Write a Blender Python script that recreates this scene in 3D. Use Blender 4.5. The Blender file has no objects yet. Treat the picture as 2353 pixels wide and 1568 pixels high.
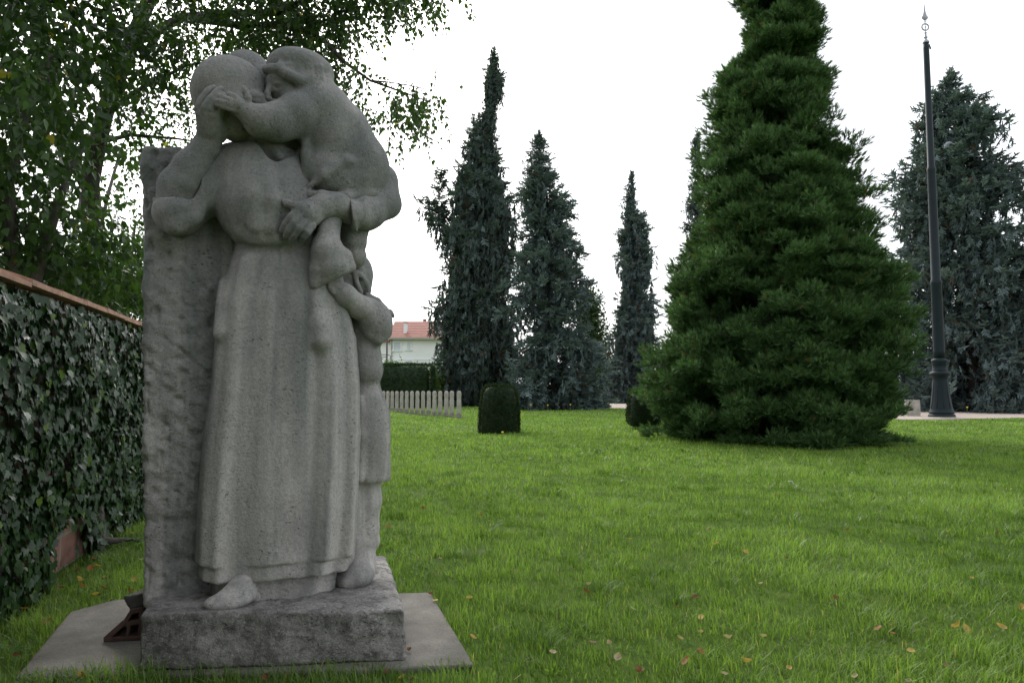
import bpy, math, random
import numpy as np
from mathutils import Vector

# ------------------------------------------------------------------ camera, sky, sun
SC = bpy.context.scene
COL = SC.collection
PITCH = math.radians(4.06)
FPX = 1633.0                      # focal length in units of a 2352 px wide frame
cam_d = bpy.data.cameras.new('camera')
cam_d.sensor_width = 36.0
cam_d.lens = 36.0 * FPX / 2352.0
cam_d.clip_start = 0.05
cam_d.clip_end = 2000.0
cam = bpy.data.objects.new('camera', cam_d)
cam.location = (0, 0, 1.0)
cam.rotation_euler = (math.radians(90) + PITCH, 0, 0)
COL.objects.link(cam)
SC.camera = cam

SUN_EL, SUN_AZ = math.radians(36), math.radians(-20)      # azimuth from +Y towards +X
world = bpy.data.worlds.new('World')
SC.world = world
world.use_nodes = True
wn, wl = world.node_tree.nodes, world.node_tree.links
wn.clear()
sky = wn.new('ShaderNodeTexSky')
sky.sky_type = 'NISHITA'
sky.sun_disc = False
sky.sun_elevation = SUN_EL
sky.sun_rotation = SUN_AZ
sky.air_density = 1.0
sky.dust_density = 4.0
sky.ozone_density = 1.0
whiten = wn.new('ShaderNodeHueSaturation')
whiten.inputs['Saturation'].default_value = 0.30
cloud = wn.new('ShaderNodeMixRGB')                        # an even white cloud deck over the sky
cloud.inputs[0].default_value = 0.5
cloud.inputs[2].default_value = (9.0, 9.35, 9.9, 1)
bg = wn.new('ShaderNodeBackground')
bg.inputs['Strength'].default_value = 0.15
wo = wn.new('ShaderNodeOutputWorld')
wl.new(sky.outputs[0], whiten.inputs['Color'])
wl.new(whiten.outputs[0], cloud.inputs[1])
wl.new(cloud.outputs[0], bg.inputs['Color'])
wl.new(bg.outputs[0], wo.inputs['Surface'])

sun_d = bpy.data.lights.new('sun', 'SUN')
sun_d.energy = 1.2
sun_d.angle = math.radians(14)
sun_d.color = (1.0, 0.96, 0.9)
sun = bpy.data.objects.new('sun', sun_d)
sv = Vector((math.sin(SUN_AZ) * math.cos(SUN_EL), math.cos(SUN_AZ) * math.cos(SUN_EL), math.sin(SUN_EL)))
sun.rotation_euler = sv.to_track_quat('Z', 'Y').to_euler()
COL.objects.link(sun)
SC.view_settings.view_transform = 'Standard'
SC.view_settings.look = 'None'
SC.view_settings.exposure = 0.5
SC.view_settings.gamma = 1.0
SC.cycles.max_bounces = 8
SC.cycles.diffuse_bounces = 4
SC.cycles.transparent_max_bounces = 8

# ------------------------------------------------------------------ helpers
cT, sT = math.cos(PITCH), math.sin(PITCH)
def ray(u, v):
    dx, dz = (u - 1176.0) / FPX, (784.0 - v) / FPX
    return dx, cT - dz * sT, sT + dz * cT
def at(u, v, Y):
    x, y, z = ray(u, v)
    t = Y / y
    return Vector((x * t, Y, 1.0 + z * t))
def ground(u, v, h=0.0):
    x, y, z = ray(u, v)
    t = (h - 1.0) / z
    return Vector((x * t, y * t, h))

def link(o, parent=None):
    COL.objects.link(o)
    if parent is not None:
        o.parent = parent
    return o
def tag(o, label=None, cat=None, group=None, kind=None):
    if label: o['label'] = label
    if cat: o['category'] = cat
    if group: o['group'] = group
    if kind: o['kind'] = kind
    return o
def empty(name, loc, label, cat, group=None):
    o = bpy.data.objects.new(name, None)
    o.location = loc
    o.empty_display_size = 0.2
    link(o)
    return tag(o, label, cat, group)
def mesh_data(name, V, F, mat=None, smooth=True, var=None):
    """V (n,3) array; F (m,k) array or list of faces"""
    me = bpy.data.meshes.new(name)
    V = np.asarray(V, dtype=np.float32)
    if isinstance(F, np.ndarray):
        m, k = F.shape
        me.vertices.add(len(V)); me.vertices.foreach_set('co', V.ravel())
        me.loops.add(m * k); me.loops.foreach_set('vertex_index', F.astype(np.int32).ravel())
        me.polygons.add(m)
        me.polygons.foreach_set('loop_start', np.arange(0, m * k, k, dtype=np.int32))
        me.polygons.foreach_set('loop_total', np.full(m, k, dtype=np.int32))
        me.update(calc_edges=True)
    else:
        me.from_pydata([tuple(map(float, p)) for p in V], [], [tuple(f) for f in F])
        me.update()
    if smooth:
        me.polygons.foreach_set('use_smooth', np.ones(len(me.polygons), dtype=bool))
    if var is not None:
        a = me.attributes.new('var', 'FLOAT', 'POINT')
        a.data.foreach_set('value', np.asarray(var, dtype=np.float32))
    if mat: me.materials.append(mat)
    return me
def obj(name, V, F, mat=None, parent=None, smooth=True, var=None, loc=None):
    me = mesh_data(name, V, F, mat, smooth, var)
    o = bpy.data.objects.new(name, me)
    if loc is not None: o.location = loc
    return link(o, parent)
def local(V, origin):
    return np.asarray(V) - np.asarray(origin)[None, :]

class MB:
    """collects simple shapes for one mesh"""
    def __init__(s): s.V, s.F = [], []
    def add(s, V, F):
        n = len(s.V); s.V += [tuple(map(float, p)) for p in V]; s.F += [tuple(i + n for i in f) for f in F]
    def box(s, x0, x1, y0, y1, z0, z1):
        s.add([(x0,y0,z0),(x1,y0,z0),(x1,y1,z0),(x0,y1,z0),(x0,y0,z1),(x1,y0,z1),(x1,y1,z1),(x0,y1,z1)],
              [(0,3,2,1),(4,5,6,7),(0,1,5,4),(1,2,6,5),(2,3,7,6),(3,0,4,7)])
    def prism(s, poly, z0, z1):
        n = len(poly)
        s.add([(x,y,z0) for x,y in poly] + [(x,y,z1) for x,y in poly],
              [tuple(range(n-1,-1,-1)), tuple(range(n,2*n))] + [(i,(i+1)%n,n+(i+1)%n,n+i) for i in range(n)])
    def lathe(s, prof, n=24, c=(0,0)):
        V = [(c[0]+r*math.cos(2*math.pi*i/n), c[1]+r*math.sin(2*math.pi*i/n), z) for r, z in prof for i in range(n)]
        F = []
        for j in range(len(prof)-1):
            for i in range(n):
                a = j*n+i; b = j*n+(i+1)%n
                F.append((a, b, b+n, a+n))
        F.append(tuple(range(n-1,-1,-1))); F.append(tuple((len(prof)-1)*n+i for i in range(n)))
        s.add(V, F)
    def tube(s, pts, rads, n=7):
        pts = [Vector(p) for p in pts]
        rings = []
        ref = Vector((0.3, 0.2, 1)).normalized()
        for i, p in enumerate(pts):
            d = (pts[min(i+1, len(pts)-1)] - pts[max(i-1, 0)]).normalized()
            a = d.cross(ref)
            if a.length < 0.05: a = d.cross(Vector((1, 0, 0)))
            a.normalize(); b = d.cross(a)
            rings.append([p + (a*math.cos(2*math.pi*k/n) + b*math.sin(2*math.pi*k/n)) * rads[i] for k in range(n)])
        V = [q for r in rings for q in r]
        F = [(j*n+k, j*n+(k+1)%n, (j+1)*n+(k+1)%n, (j+1)*n+k) for j in range(len(pts)-1) for k in range(n)]
        F += [tuple(range(n-1,-1,-1)), tuple((len(pts)-1)*n+k for k in range(n))]
        s.add(V, F)
    def make(s, name, mat, parent=None, smooth=False):
        return obj(name, np.array(s.V), s.F, mat, parent, smooth)
    def bevel(s, name, mat, parent=None, w=0.01, seg=2, smooth=False):
        o = s.make(name, mat, parent, smooth)
        b = o.modifiers.new('bevel', 'BEVEL'); b.width = w; b.segments = seg; b.limit_method = 'ANGLE'
        return o

# numpy value noise
def _hash(ix, iy, iz, seed):
    h = (ix.astype(np.int64) * 374761393 + iy.astype(np.int64) * 668265263 + iz.astype(np.int64) * 2147483647 + seed * 974634777)
    h = (h ^ (h >> 13)) * 1274126177
    h = h & 0xffffffff
    h = (h ^ (h >> 16)) & 0xffff
    return h.astype(np.float32) / 65535.0 * 2 - 1
def vnoise(P, f=1.0, seed=0):
    P = np.asarray(P, dtype=np.float64) * f
    i = np.floor(P).astype(np.int64); t = (P - i); t = t*t*(3-2*t)
    out = 0
    for a in (0, 1):
        wa = t[:, 0] if a else 1 - t[:, 0]
        for b in (0, 1):
            wb = t[:, 1] if b else 1 - t[:, 1]
            for c in (0, 1):
                wc = t[:, 2] if c else 1 - t[:, 2]
                out = out + wa*wb*wc*_hash(i[:, 0]+a, i[:, 1]+b, i[:, 2]+c, seed)
    return out
def fbm(P, f, seed=0, o=3):
    r, a, n = 0, 1.0, 0
    for k in range(o):
        r = r + a*vnoise(P, f*(2**k), seed+k); n += a; a *= 0.5
    return r / n

# ---------------- node material helper
def mat_new(name):
    m = bpy.data.materials.new(name); m.use_nodes = True
    nt = m.node_tree
    b = nt.nodes['Principled BSDF']
    return m, nt, b
def N(nt, typ, **kw):
    n = nt.nodes.new(typ)
    for k, v in kw.items():
        if k.startswith('in_'):
            n.inputs[int(k[3:])].default_value = v
        else: setattr(n, k, v)
    return n
def ramp(nt, fac, stops):
    r = nt.nodes.new('ShaderNodeValToRGB')
    e = r.color_ramp.elements
    while len(e) < len(stops): e.new(0.5)
    for i, (p, c) in enumerate(stops):
        e[i].position = p; e[i].color = (c[0], c[1], c[2], 1) if len(c) == 3 else c
    nt.links.new(fac, r.inputs[0])
    return r.outputs[0]
def noise(nt, vec, scale, detail=4, rough=0.6):
    n = nt.nodes.new('ShaderNodeTexNoise')
    n.inputs['Scale'].default_value = scale; n.inputs['Detail'].default_value = detail; n.inputs['Roughness'].default_value = rough
    nt.links.new(vec, n.inputs['Vector'])
    return n.outputs['Fac']
def mapping(nt, vec, scale=(1,1,1), rot=(0,0,0)):
    m = nt.nodes.new('ShaderNodeMapping')
    m.inputs['Scale'].default_value = scale; m.inputs['Rotation'].default_value = rot
    nt.links.new(vec, m.inputs['Vector'])
    return m.outputs[0]
def mix(nt, fac, a, b, blend='MIX'):
    m = nt.nodes.new('ShaderNodeMixRGB'); m.blend_type = blend
    for i, x in ((0, fac), (1, a), (2, b)):
        if hasattr(x, 'links'): nt.links.new(x, m.inputs[i])
        else: m.inputs[i].default_value = x if i == 0 or len(x) == 4 else (*x, 1)
    return m.outputs[0]
def bump(nt, bsdf, h, strength=0.5, dist=0.01, chain=None):
    b = nt.nodes.new('ShaderNodeBump')
    b.inputs['Strength'].default_value = strength; b.inputs['Distance'].default_value = dist
    nt.links.new(h, b.inputs['Height'])
    if chain is not None: nt.links.new(chain, b.inputs['Normal'])
    nt.links.new(b.outputs[0], bsdf.inputs['Normal'])
    return b.outputs[0]
def coords(nt, kind='Object'):
    return nt.nodes.new('ShaderNodeTexCoord').outputs[kind]
def geo_pos(nt):
    return nt.nodes.new('ShaderNodeNewGeometry').outputs['Position']

def plain(name, col, rough=0.6, var=0.25, scale=8, metallic=0.0, bumpd=0.0, spec=0.5):
    m, nt, b = mat_new(name)
    p = geo_pos(nt)
    n = noise(nt, p, scale, 4)
    lo = [c*(1-var) for c in col]; hi = [min(1, c*(1+var)) for c in col]
    nt.links.new(ramp(nt, n, [(0.3, lo), (0.7, hi)]), b.inputs['Base Color'])
    b.inputs['Roughness'].default_value = rough
    b.inputs['Metallic'].default_value = metallic
    b.inputs['Specular IOR Level'].default_value = spec
    if bumpd: bump(nt, b, noise(nt, p, scale*6, 4), 0.5, bumpd)
    return m
# ================================================================== THE STATUE
def stone_mat(name, base, dark, light, stain_and_shade=True, pit=0.6, rough_bump=0.004, tone=1.0, lichen=False):
    m, nt, b = mat_new(name)
    p = geo_pos(nt)
    big = noise(nt, mapping(nt, p, (1, 1, 0.6)), 3.0, 5, 0.6)
    c = ramp(nt, big, [(0.32, dark), (0.5, base), (0.68, light)])
    if stain_and_shade:   # rain streaks running down the stone
        sep = nt.nodes.new('ShaderNodeSeparateXYZ'); nt.links.new(p, sep.inputs[0])
        hm = nt.nodes.new('ShaderNodeMapRange'); nt.links.new(sep.outputs[2], hm.inputs[0])
        hm.inputs[1].default_value = 1.75; hm.inputs[2].default_value = 2.1; hm.inputs[3].default_value = 1.0; hm.inputs[4].default_value = 0.12
        st = noise(nt, mapping(nt, p, (9, 9, 0.5)), 1.0, 4, 0.55)
        c = mix(nt, mix(nt, 1.0, hm.outputs[0], ramp(nt, st, [(0.44, (0, 0, 0)), (0.60, (0.8, 0.8, 0.8))]), 'MULTIPLY'), c, tuple(x*0.62 for x in (base[0]*0.92, base[1], base[2]*1.03)))
        st2 = noise(nt, mapping(nt, p, (6, 6, 0.35)), 1.3, 3, 0.5)
        c = mix(nt, mix(nt, 1.0, hm.outputs[0], ramp(nt, st2, [(0.48, (0, 0, 0)), (0.64, (0.8, 0.8, 0.8))]), 'MULTIPLY'), c, light)
        # weathered green-grey film, plus painted-in shade darkening the upper parts
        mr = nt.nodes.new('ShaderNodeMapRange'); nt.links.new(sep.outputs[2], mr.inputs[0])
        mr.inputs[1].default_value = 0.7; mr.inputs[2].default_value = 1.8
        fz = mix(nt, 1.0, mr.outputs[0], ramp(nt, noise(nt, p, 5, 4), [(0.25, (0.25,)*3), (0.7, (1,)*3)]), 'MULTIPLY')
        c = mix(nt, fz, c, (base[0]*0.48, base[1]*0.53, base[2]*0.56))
    fine = noise(nt, p, 90, 3, 0.7)
    c = mix(nt, 0.35, c, ramp(nt, fine, [(0.3, (0.25,)*3), (0.7, (0.75,)*3)]), 'OVERLAY')
    if lichen:
        sp = noise(nt, p, 95, 4, 0.75)
        c = mix(nt, ramp(nt, sp, [(0.54, (0,)*3), (0.66, (0.6,)*3)]), c, tuple(x*1.3 for x in light))
        c = mix(nt, ramp(nt, noise(nt, p, 22, 4, 0.75), [(0.48, (0,)*3), (0.62, (0.7,)*3)]), c, tuple(x*0.8 for x in dark))
    # dark pits
    pm = ramp(nt, noise(nt, mapping(nt, p, (1, 1, 1.7)), 75, 2, 0.6), [(0.30, (1,)*3), (0.40, (0,)*3)])
    pm2 = mix(nt, 1.0, pm, ramp(nt, noise(nt, p, 7, 3), [(0.40, (0,)*3), (0.58, (pit,)*3)]), 'MULTIPLY')
    c = mix(nt, pm2, c, tuple(x*0.25 for x in base))
    nt.links.new(c, b.inputs['Base Color'])
    b.inputs['Roughness'].default_value = 0.92
    b.inputs['Specular IOR Level'].default_value = 0.25
    n1 = bump(nt, b, noise(nt, p, 28, 6, 0.7), 0.8, rough_bump)
    n2 = bump(nt, b, noise(nt, p, 130, 3, 0.75), 1.0, 0.0035, n1)
    inv = nt.nodes.new('ShaderNodeInvert'); nt.links.new(pm2, inv.inputs['Color'])
    bump(nt, b, inv.outputs[0], 0.8, 0.005, n2)
    return m
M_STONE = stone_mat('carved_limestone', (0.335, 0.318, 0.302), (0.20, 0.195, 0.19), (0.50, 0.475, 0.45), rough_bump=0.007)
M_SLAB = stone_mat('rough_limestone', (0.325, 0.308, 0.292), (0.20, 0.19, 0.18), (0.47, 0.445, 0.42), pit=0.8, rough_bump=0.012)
M_PLINTH = stone_mat('plinth_stone', (0.25, 0.24, 0.226), (0.10, 0.096, 0.09), (0.38, 0.365, 0.345), stain_and_shade=False, pit=0.9, rough_bump=0.014, lichen=True)

# --- the plane of the relief: Y = 2.78 + SL (X + 1.39)
SL = 0.36
AL = math.atan(SL)
E1 = np.array([math.cos(AL), math.sin(AL), 0.0])        # to the right along the relief
E2 = np.array([-math.sin(AL), math.cos(AL), 0.0])       # away from the viewer
def P(u, v, d=0.0):
    """point over the relief plane, d metres towards the viewer; and metres per pixel there"""
    x, y, z = ray(u, v)
    # point p = t*ray ; (p - p0).E2 = -d
    p0 = np.array([-1.39, 2.78, 0.0])
    r = np.array([x, y, z]); c = np.array([0, 0, 1.0])
    t = (-d - (c - p0) @ E2) / (r @ E2)
    return c + r * t, t / FPX

class SDF:
    def __init__(s, lo, hi, h):
        s.lo = np.array(lo, float); s.h = h
        s.n = np.ceil((np.array(hi) - s.lo) / h).astype(int) + 1
        s.d = np.full(s.n, 0.2, dtype=np.float32)
    def region(s, lo, hi, pad):
        i0 = np.maximum(0, np.floor((np.array(lo) - pad - s.lo) / s.h).astype(int))
        i1 = np.minimum(s.n, np.ceil((np.array(hi) + pad - s.lo) / s.h).astype(int) + 1)
        ax = [(s.lo[k] + s.h * np.arange(i0[k], i1[k])).astype(np.float32) for k in range(3)]
        return tuple(slice(i0[k], i1[k]) for k in range(3)), ax[0][:, None, None], ax[1][None, :, None], ax[2][None, None, :]
    def op(s, f, lo, hi, k=0.02, cut=False):
        sl, x, y, z = s.region(lo, hi, k + 0.03)
        if min(q.stop - q.start for q in sl) <= 0: return
        a = s.d[sl]; b = f(x, y, z).astype(np.float32)
        if cut: a, b = -a, b
        k = max(k, 1e-4)
        h = np.clip(0.5 + 0.5 * (b - a) / k, 0, 1) if not cut else None
        if not cut:
            s.d[sl] = b * (1 - h) + a * h - k * h * (1 - h)
        else:                                    # smooth max(d, -b)
            a = -a; nb = -b
            h = np.clip(0.5 - 0.5 * (nb - a) / k, 0, 1)
            s.d[sl] = nb * (1 - h) + a * h + k * h * (1 - h)
    def E(s, u, v, d, ru, rd, rv, roll=0, k=0.02, cut=False, yaw=0):
        c, m = P(u, v, d)
        r = (ru * m, rd, rv * m); R = max(r)
        cr, sr = math.cos(math.radians(roll)), math.sin(math.radians(roll))
        al = AL + math.radians(yaw); e1 = (math.cos(al), math.sin(al)); e2 = (-math.sin(al), math.cos(al))
        def f(x, y, z):
            px, py, pz = x - c[0], y - c[1], z - c[2]
            a = px * e1[0] + py * e1[1]; b = px * e2[0] + py * e2[1]
            q1 = a * cr + pz * sr; q3 = -a * sr + pz * cr
            k0 = np.sqrt((q1/r[0])**2 + (b/r[1])**2 + (q3/r[2])**2)
            k1 = np.sqrt((q1/r[0]**2)**2 + (b/r[1]**2)**2 + (q3/r[2]**2)**2) + 1e-6
            return k0 * (k0 - 1) / k1
        s.op(f, c - R, c + R, k, cut)
    def C(s, pts, k=0.015, cut=False, flat=1.0):
        """chain of tapered capsules: pts = (u, v, d, r_px)"""
        W = [(*P(p[0], p[1], p[2]), p[3]) for p in pts]
        for (a, ma, ra), (b, mb, rb) in zip(W[:-1], W[1:]):
            r1, r2 = ra * ma, rb * mb
            ab = b - a; L = ab @ ab
            def f(x, y, z):
                px, py, pz = x - a[0], y - a[1], z - a[2]
                h = np.clip((px*ab[0] + py*ab[1] + pz*ab[2]) / L, 0, 1)
                qx, qy, qz = px - h*ab[0], py - h*ab[1], pz - h*ab[2]
                if flat != 1.0:
                    dd = qx*E2[0] + qy*E2[1]
                    g = (1/flat - 1) * dd
                    qx = qx + g*E2[0]; qy = qy + g*E2[1]
                return np.sqrt(qx**2 + qy**2 + qz**2) - (r1 + (r2 - r1) * h)
            R = max(r1, r2)
            s.op(f, np.minimum(a, b) - R, np.maximum(a, b) + R, k, cut)
    def plane_cut(s, pt, nrm, lo, hi, k=0.006):
        """remove everything on the side the normal points to, within a box"""
        nrm = np.array(nrm, float); nrm /= np.linalg.norm(nrm)
        sl, x, y, z = s.region(lo, hi, 0)
        b = ((x-pt[0])*nrm[0] + (y-pt[1])*nrm[1] + (z-pt[2])*nrm[2]).astype(np.float32)
        a = s.d[sl]; h = np.clip(0.5 - 0.5 * (b - a) / k, 0, 1)
        s.d[sl] = b * (1 - h) + a * h + k * h * (1 - h)
    def mesh(s):
        d = s.d; sg = d < 0
        cnt = np.zeros(np.array(d.shape) - 1, dtype=np.int8)
        cs = [(a, b, c) for a in (0, 1) for b in (0, 1) for c in (0, 1)]
        n = d.shape
        for a, b, c in cs:
            cnt += sg[a:n[0]-1+a, b:n[1]-1+b, c:n[2]-1+c]
        idx = np.argwhere((cnt > 0) & (cnt < 8))
        vals = {q: d[idx[:, 0]+q[0], idx[:, 1]+q[1], idx[:, 2]+q[2]] for q in cs}
        acc = np.zeros((len(idx), 3)); num = np.zeros(len(idx))
        for q in cs:
            for ax in range(3):
                if q[ax] == 0:
                    r = list(q); r[ax] = 1; r = tuple(r)
                    va, vb = vals[q], vals[r]
                    mk = (va < 0) != (vb < 0)
                    t = np.where(mk, va / np.where(mk, va - vb, 1), 0)
                    p = np.tile(np.array(q, float), (len(idx), 1)); p[:, ax] += t
                    acc += p * mk[:, None]; num += mk
        V = s.lo + s.h * (idx + acc / num[:, None])
        ids = np.full(cnt.shape, -1, dtype=np.int32)
        ids[idx[:, 0], idx[:, 1], idx[:, 2]] = np.arange(len(idx))
        F = []
        for ax in range(3):
            b, c = (ax + 1) % 3, (ax + 2) % 3
            s0 = [slice(None)]*3; s1 = [slice(None)]*3
            s0[ax] = slice(0, -1); s1[ax] = slice(1, None)
            df = sg[tuple(s0)].astype(np.int8) - sg[tuple(s1)].astype(np.int8)
            e = np.argwhere(df != 0)
            ok = (e[:, b] > 0) & (e[:, c] > 0) & (e[:, b] < n[b]-1) & (e[:, c] < n[c]-1)
            e = e[ok]; sgn = df[e[:, 0], e[:, 1], e[:, 2]]
            eb = np.zeros(3, int); eb[b] = 1; ec = np.zeros(3, int); ec[c] = 1
            q = [e, e - eb, e - eb - ec, e - ec]
            Q = np.stack([ids[w[:, 0], w[:, 1], w[:, 2]] for w in q], 1)
            Q[sgn < 0] = Q[sgn < 0][:, ::-1]
            F.append(Q)
        F = np.concatenate(F)
        F = F[(F >= 0).all(1)]
        return V, F
def vnormals(V, F):
    n = np.cross(V[F[:, 2]] - V[F[:, 0]], V[F[:, 3]] - V[F[:, 1]])
    vn = np.zeros_like(V)
    for k in range(4): np.add.at(vn, F[:, k], n)
    return vn / (np.linalg.norm(vn, axis=1, keepdims=True) + 1e-9)
def relax(V, F, it=2, lam=0.5):
    for _ in range(it):
        acc = np.zeros_like(V); cnt = np.zeros(len(V))
        for k in range(4):
            a, b = F[:, k], F[:, (k+1) % 4]
            np.add.at(acc, a, V[b]); np.add.at(cnt, a, 1)
            np.add.at(acc, b, V[a]); np.add.at(cnt, b, 1)
        V = V + lam * (acc / np.maximum(cnt, 1)[:, None] - V)
    return V
ST0 = np.array([-1.0, 3.1, 0.0])
statue = empty('statue', ST0, 'weathered grey stone statue of a woman holding a child, on a thick plinth', 'statue')
def figure(name, g, mat, parent, it=2, rough=0.0012, disp=None):
    V, F = g.mesh()
    V = relax(V, F, it)
    nn = vnormals(V, F)
    dd = rough * fbm(V, 30, 5, 3) + 0.0016 * fbm(V, 9, 11, 2)
    if disp is not None: dd = dd + disp(V, nn)
    V = V + nn * dd[:, None]
    o = obj(name, V - ST0, F, mat, parent)
    if parent is not statue and parent is not None:
        pass
    return o

# ---------------- dress
H = 0.006
def B(u0, v0, u1, v1, d0, d1):
    pts = [P(u, v, d)[0] for u in (u0, u1) for v in (v0, v1) for d in (d0, d1)]
    return np.min(pts, 0), np.max(pts, 0)
rows = [(530,552,725),(562,548,752),(620,528,785),(700,502,800),(776,494,815),(881,485,824),(994,468,824),(1088,460,820),(1144,456,816),(1224,452,810),(1302,450,803),(1350,452,800)]
zs, cx, hw, dp = [], [], [], []
for v, ul, ur in rows:
    a, _ = P(ul, v, 0.0); b, _ = P(ur, v, 0.0)
    zs.append((a[2] + b[2]) / 2); la, lb = (a - [-1.39, 2.78, 0]) @ E1, (b - [-1.39, 2.78, 0]) @ E1
    cx.append((la + lb) / 2); hw.append((lb - la) / 2)
    dp.append(np.interp(v, [530, 562, 700, 900, 1350], [0.155, 0.15, 0.185, 0.205, 0.215]))
zs, cx, hw, dp = [np.array(q)[::-1] for q in (zs, cx, hw, dp)]
ss = np.linspace(-1.1, 1.1, 400)
def foldcurve(cps):
    t = np.interp(ss, [c[0] for c in cps], [c[1] for c in cps])
    kk = np.hanning(19); kk /= kk.sum()
    return np.convolve(np.pad(t, 9, 'edge'), kk, 'valid')
FB = foldcurve([(-1.1,0),(-.93,.5),(-.84,.2),(-.74,.40),(-.60,-.6),(-.48,-.7),(-.38,-.7),(-.20,.25),(-.03,.55),(.15,.15),(.36,-.6),(.50,.45),(.58,.85),(.66,.35),(.76,-.45),(.86,.35),(.92,.8),(.98,.3),(1.1,-.6)])
FT = foldcurve([(-1.1,0),(-.85,-.5),(-.7,.4),(-.5,-.4),(-.28,.4),(-.08,-.3),(.14,.45),(.33,-.3),(.5,.4),(.65,-.3),(.8,.3),(1.1,0)])
def skirt(scale, z0, z1, wav=0.0, amp=1.0):
    z0w = z0
    def f(x, y, z):
        px, py = x + 1.39, y - 2.78
        l = px*E1[0] + py*E1[1]; q = px*E2[0] + py*E2[1]
        zz = z + 0*l
        c = np.interp(z, zs, cx).astype(np.float32); a = (np.interp(z, zs, hw) * scale).astype(np.float32); b = (np.interp(z, zs, dp) * scale).astype(np.float32)
        s = (l - c) / a
        t = np.clip((1.45 - z) / 1.1, 0, 1)
        sc = np.clip(s, -1.1, 1.1)
        fo = (np.interp(sc, ss, FB) * (0.15 + 0.85*t**0.8) * 0.030 + np.interp(sc, ss, FT) * (1-t)**1.5 * 0.014) * amp
        k = (np.abs(s)**2.5 + np.abs(q / b)**2.3 + 1e-6)**(1/2.4)
        d = (k - 1) * np.minimum(a, b)
        d = d - fo * np.clip(-q / b * 1.6, 0, 1)
        hem = z0 + wav * np.sin(l * 17) + wav * 0.5 * np.sin(l * 41 + 1)
        return np.maximum(np.maximum(d * 0.9, hem - z), z - z1)
    return f
g = SDF((-1.62, 2.35, 0.17), (-0.40, 3.45, 2.25), H)
slo, shi = np.array([-1.6, 2.4, 0.15]), np.array([-0.5, 3.4, 1.75])
zt = zs[-1]
g.op(skirt(1.0, 0.347, zt, 0.003), slo, shi, 0.004)
g.op(skirt(0.965, 0.290, 0.36, 0.004, 0.75), slo, shi, 0.004)
g.op(skirt(0.82, 0.15, 0.33, 0.0, 0.2), slo, shi, 0.004)
# knees and gathered overskirt folds
g.C([(722,690,.165,9),(734,745,.18,16),(737,782,.185,21)], .035)
g.C([(716,610,.15,8),(728,700,.16,10)], .03)
g.C([(512,650,.06,8),(506,765,.10,15)], .03)
g.C([(560,600,.13,7),(546,700,.13,9),(530,900,.14,8)], .03)
g.C([(800,780,.06,10),(808,1000,.07,13),(800,1280,.10,13)], .03)
# torso and blouse
g.E(612,455,.03, 112,.175,113, 0,.03)
g.E(606,395,.02, 108,.15,72, 0,.04)
g.E(585,470,.08, 72,.125,80, 0,.05)
g.E(665,480,.07, 60,.13,75, 0,.05)
for pts in ([(575,380,.14,9),(583,450,.197,10),(590,520,.177,12),(600,553,.14,10)], [(622,400,.172,9),(630,460,.208,10),(626,525,.185,12)],
            [(548,400,.12,9),(540,460,.150,10),(552,525,.132,12)], [(662,405,.158,8),(668,470,.186,10),(650,535,.170,12)], [(520,400,.09,9),(512,455,.095,10),(530,515,.095,11)]):
    g.C([(u, v, d - .006, r) for u, v, d, r in pts], .035)
g.C([(545,470,.10,16),(560,530,.115,14),(580,556,.11,10)], .03)
g.C([(620,470,.17,9),(622,520,.17,10),(640,552,.14,10)], .03)
g.C([(528,400,.10,12),(522,470,.09,12),(545,540,.08,10)], .03)
g.C([(560,420,.15,7),(590,500,.175,8),(600,550,.14,8)], .03)
g.C([(655,405,.16,6),(640,470,.175,8),(650,540,.15,8)], .03)
g.C([(548,520,.09,16),(585,545,.13,17),(640,548,.15,17),(700,540,.13,16)], .02)
g.C([(546,566,.10,7),(600,574,.15,6),(660,576,.165,6),(720,570,.15,7)], .02, cut=True)
# shoulder, upper arm, sleeve
g.C([(535,385,.04,48),(470,440,.03,50),(412,492,.03,46)], .03)
g.E(406,492,.04, 57,.105,52, -8,.02)
g.C([(372,470,.09,14),(400,520,.10,14),(450,500,.10,12),(500,430,.10,10)], .03)
g.C([(362,462,.06,10),(385,475,.115,9),(420,477,.125,9),(460,462,.09,9)], .012)
lo, hi = B(340,380,468,452,-.2,.3)
c0, m0 = P(410, 455, .05)
g.C([(404,462,.055,44),(425,420,.06,48)], .004, cut=True)
# collar
g.C([(585,330,.06,8),(606,352,.10,8),(632,376,.13,7)], .01)
g.C([(632,376,.13,7),(668,360,.12,8),(700,335,.09,8)], .01)
g.C([(600,340,.11,16),(632,352,.16,22),(670,338,.13,18)], .01, cut=True)
# left sleeve (over the elbow on the right)
g.C([(800,330,-.02,50),(868,420,.0,42),(868,462,.02,44),(835,487,.09,43),(806,492,.15,40)], .03)
g.C([(880,410,.0,28),(894,470,.0,26),(845,500,.07,30)], .03)
g.C([(794,452,.165,7),(803,475,.20,7),(815,505,.20,7),(820,530,.165,7)], .008)
c_, _ = P(801, 488, .15)
g.plane_cut(c_, -E1 - 0.15*np.array([0,0,1.]), *B(762,432,808,545,.07,.32), k=.004)
wf = SDF((-1.6, 2.35, 1.35), (-0.45, 3.4, 2.62), 0.0045)
dress_grid = g

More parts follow.
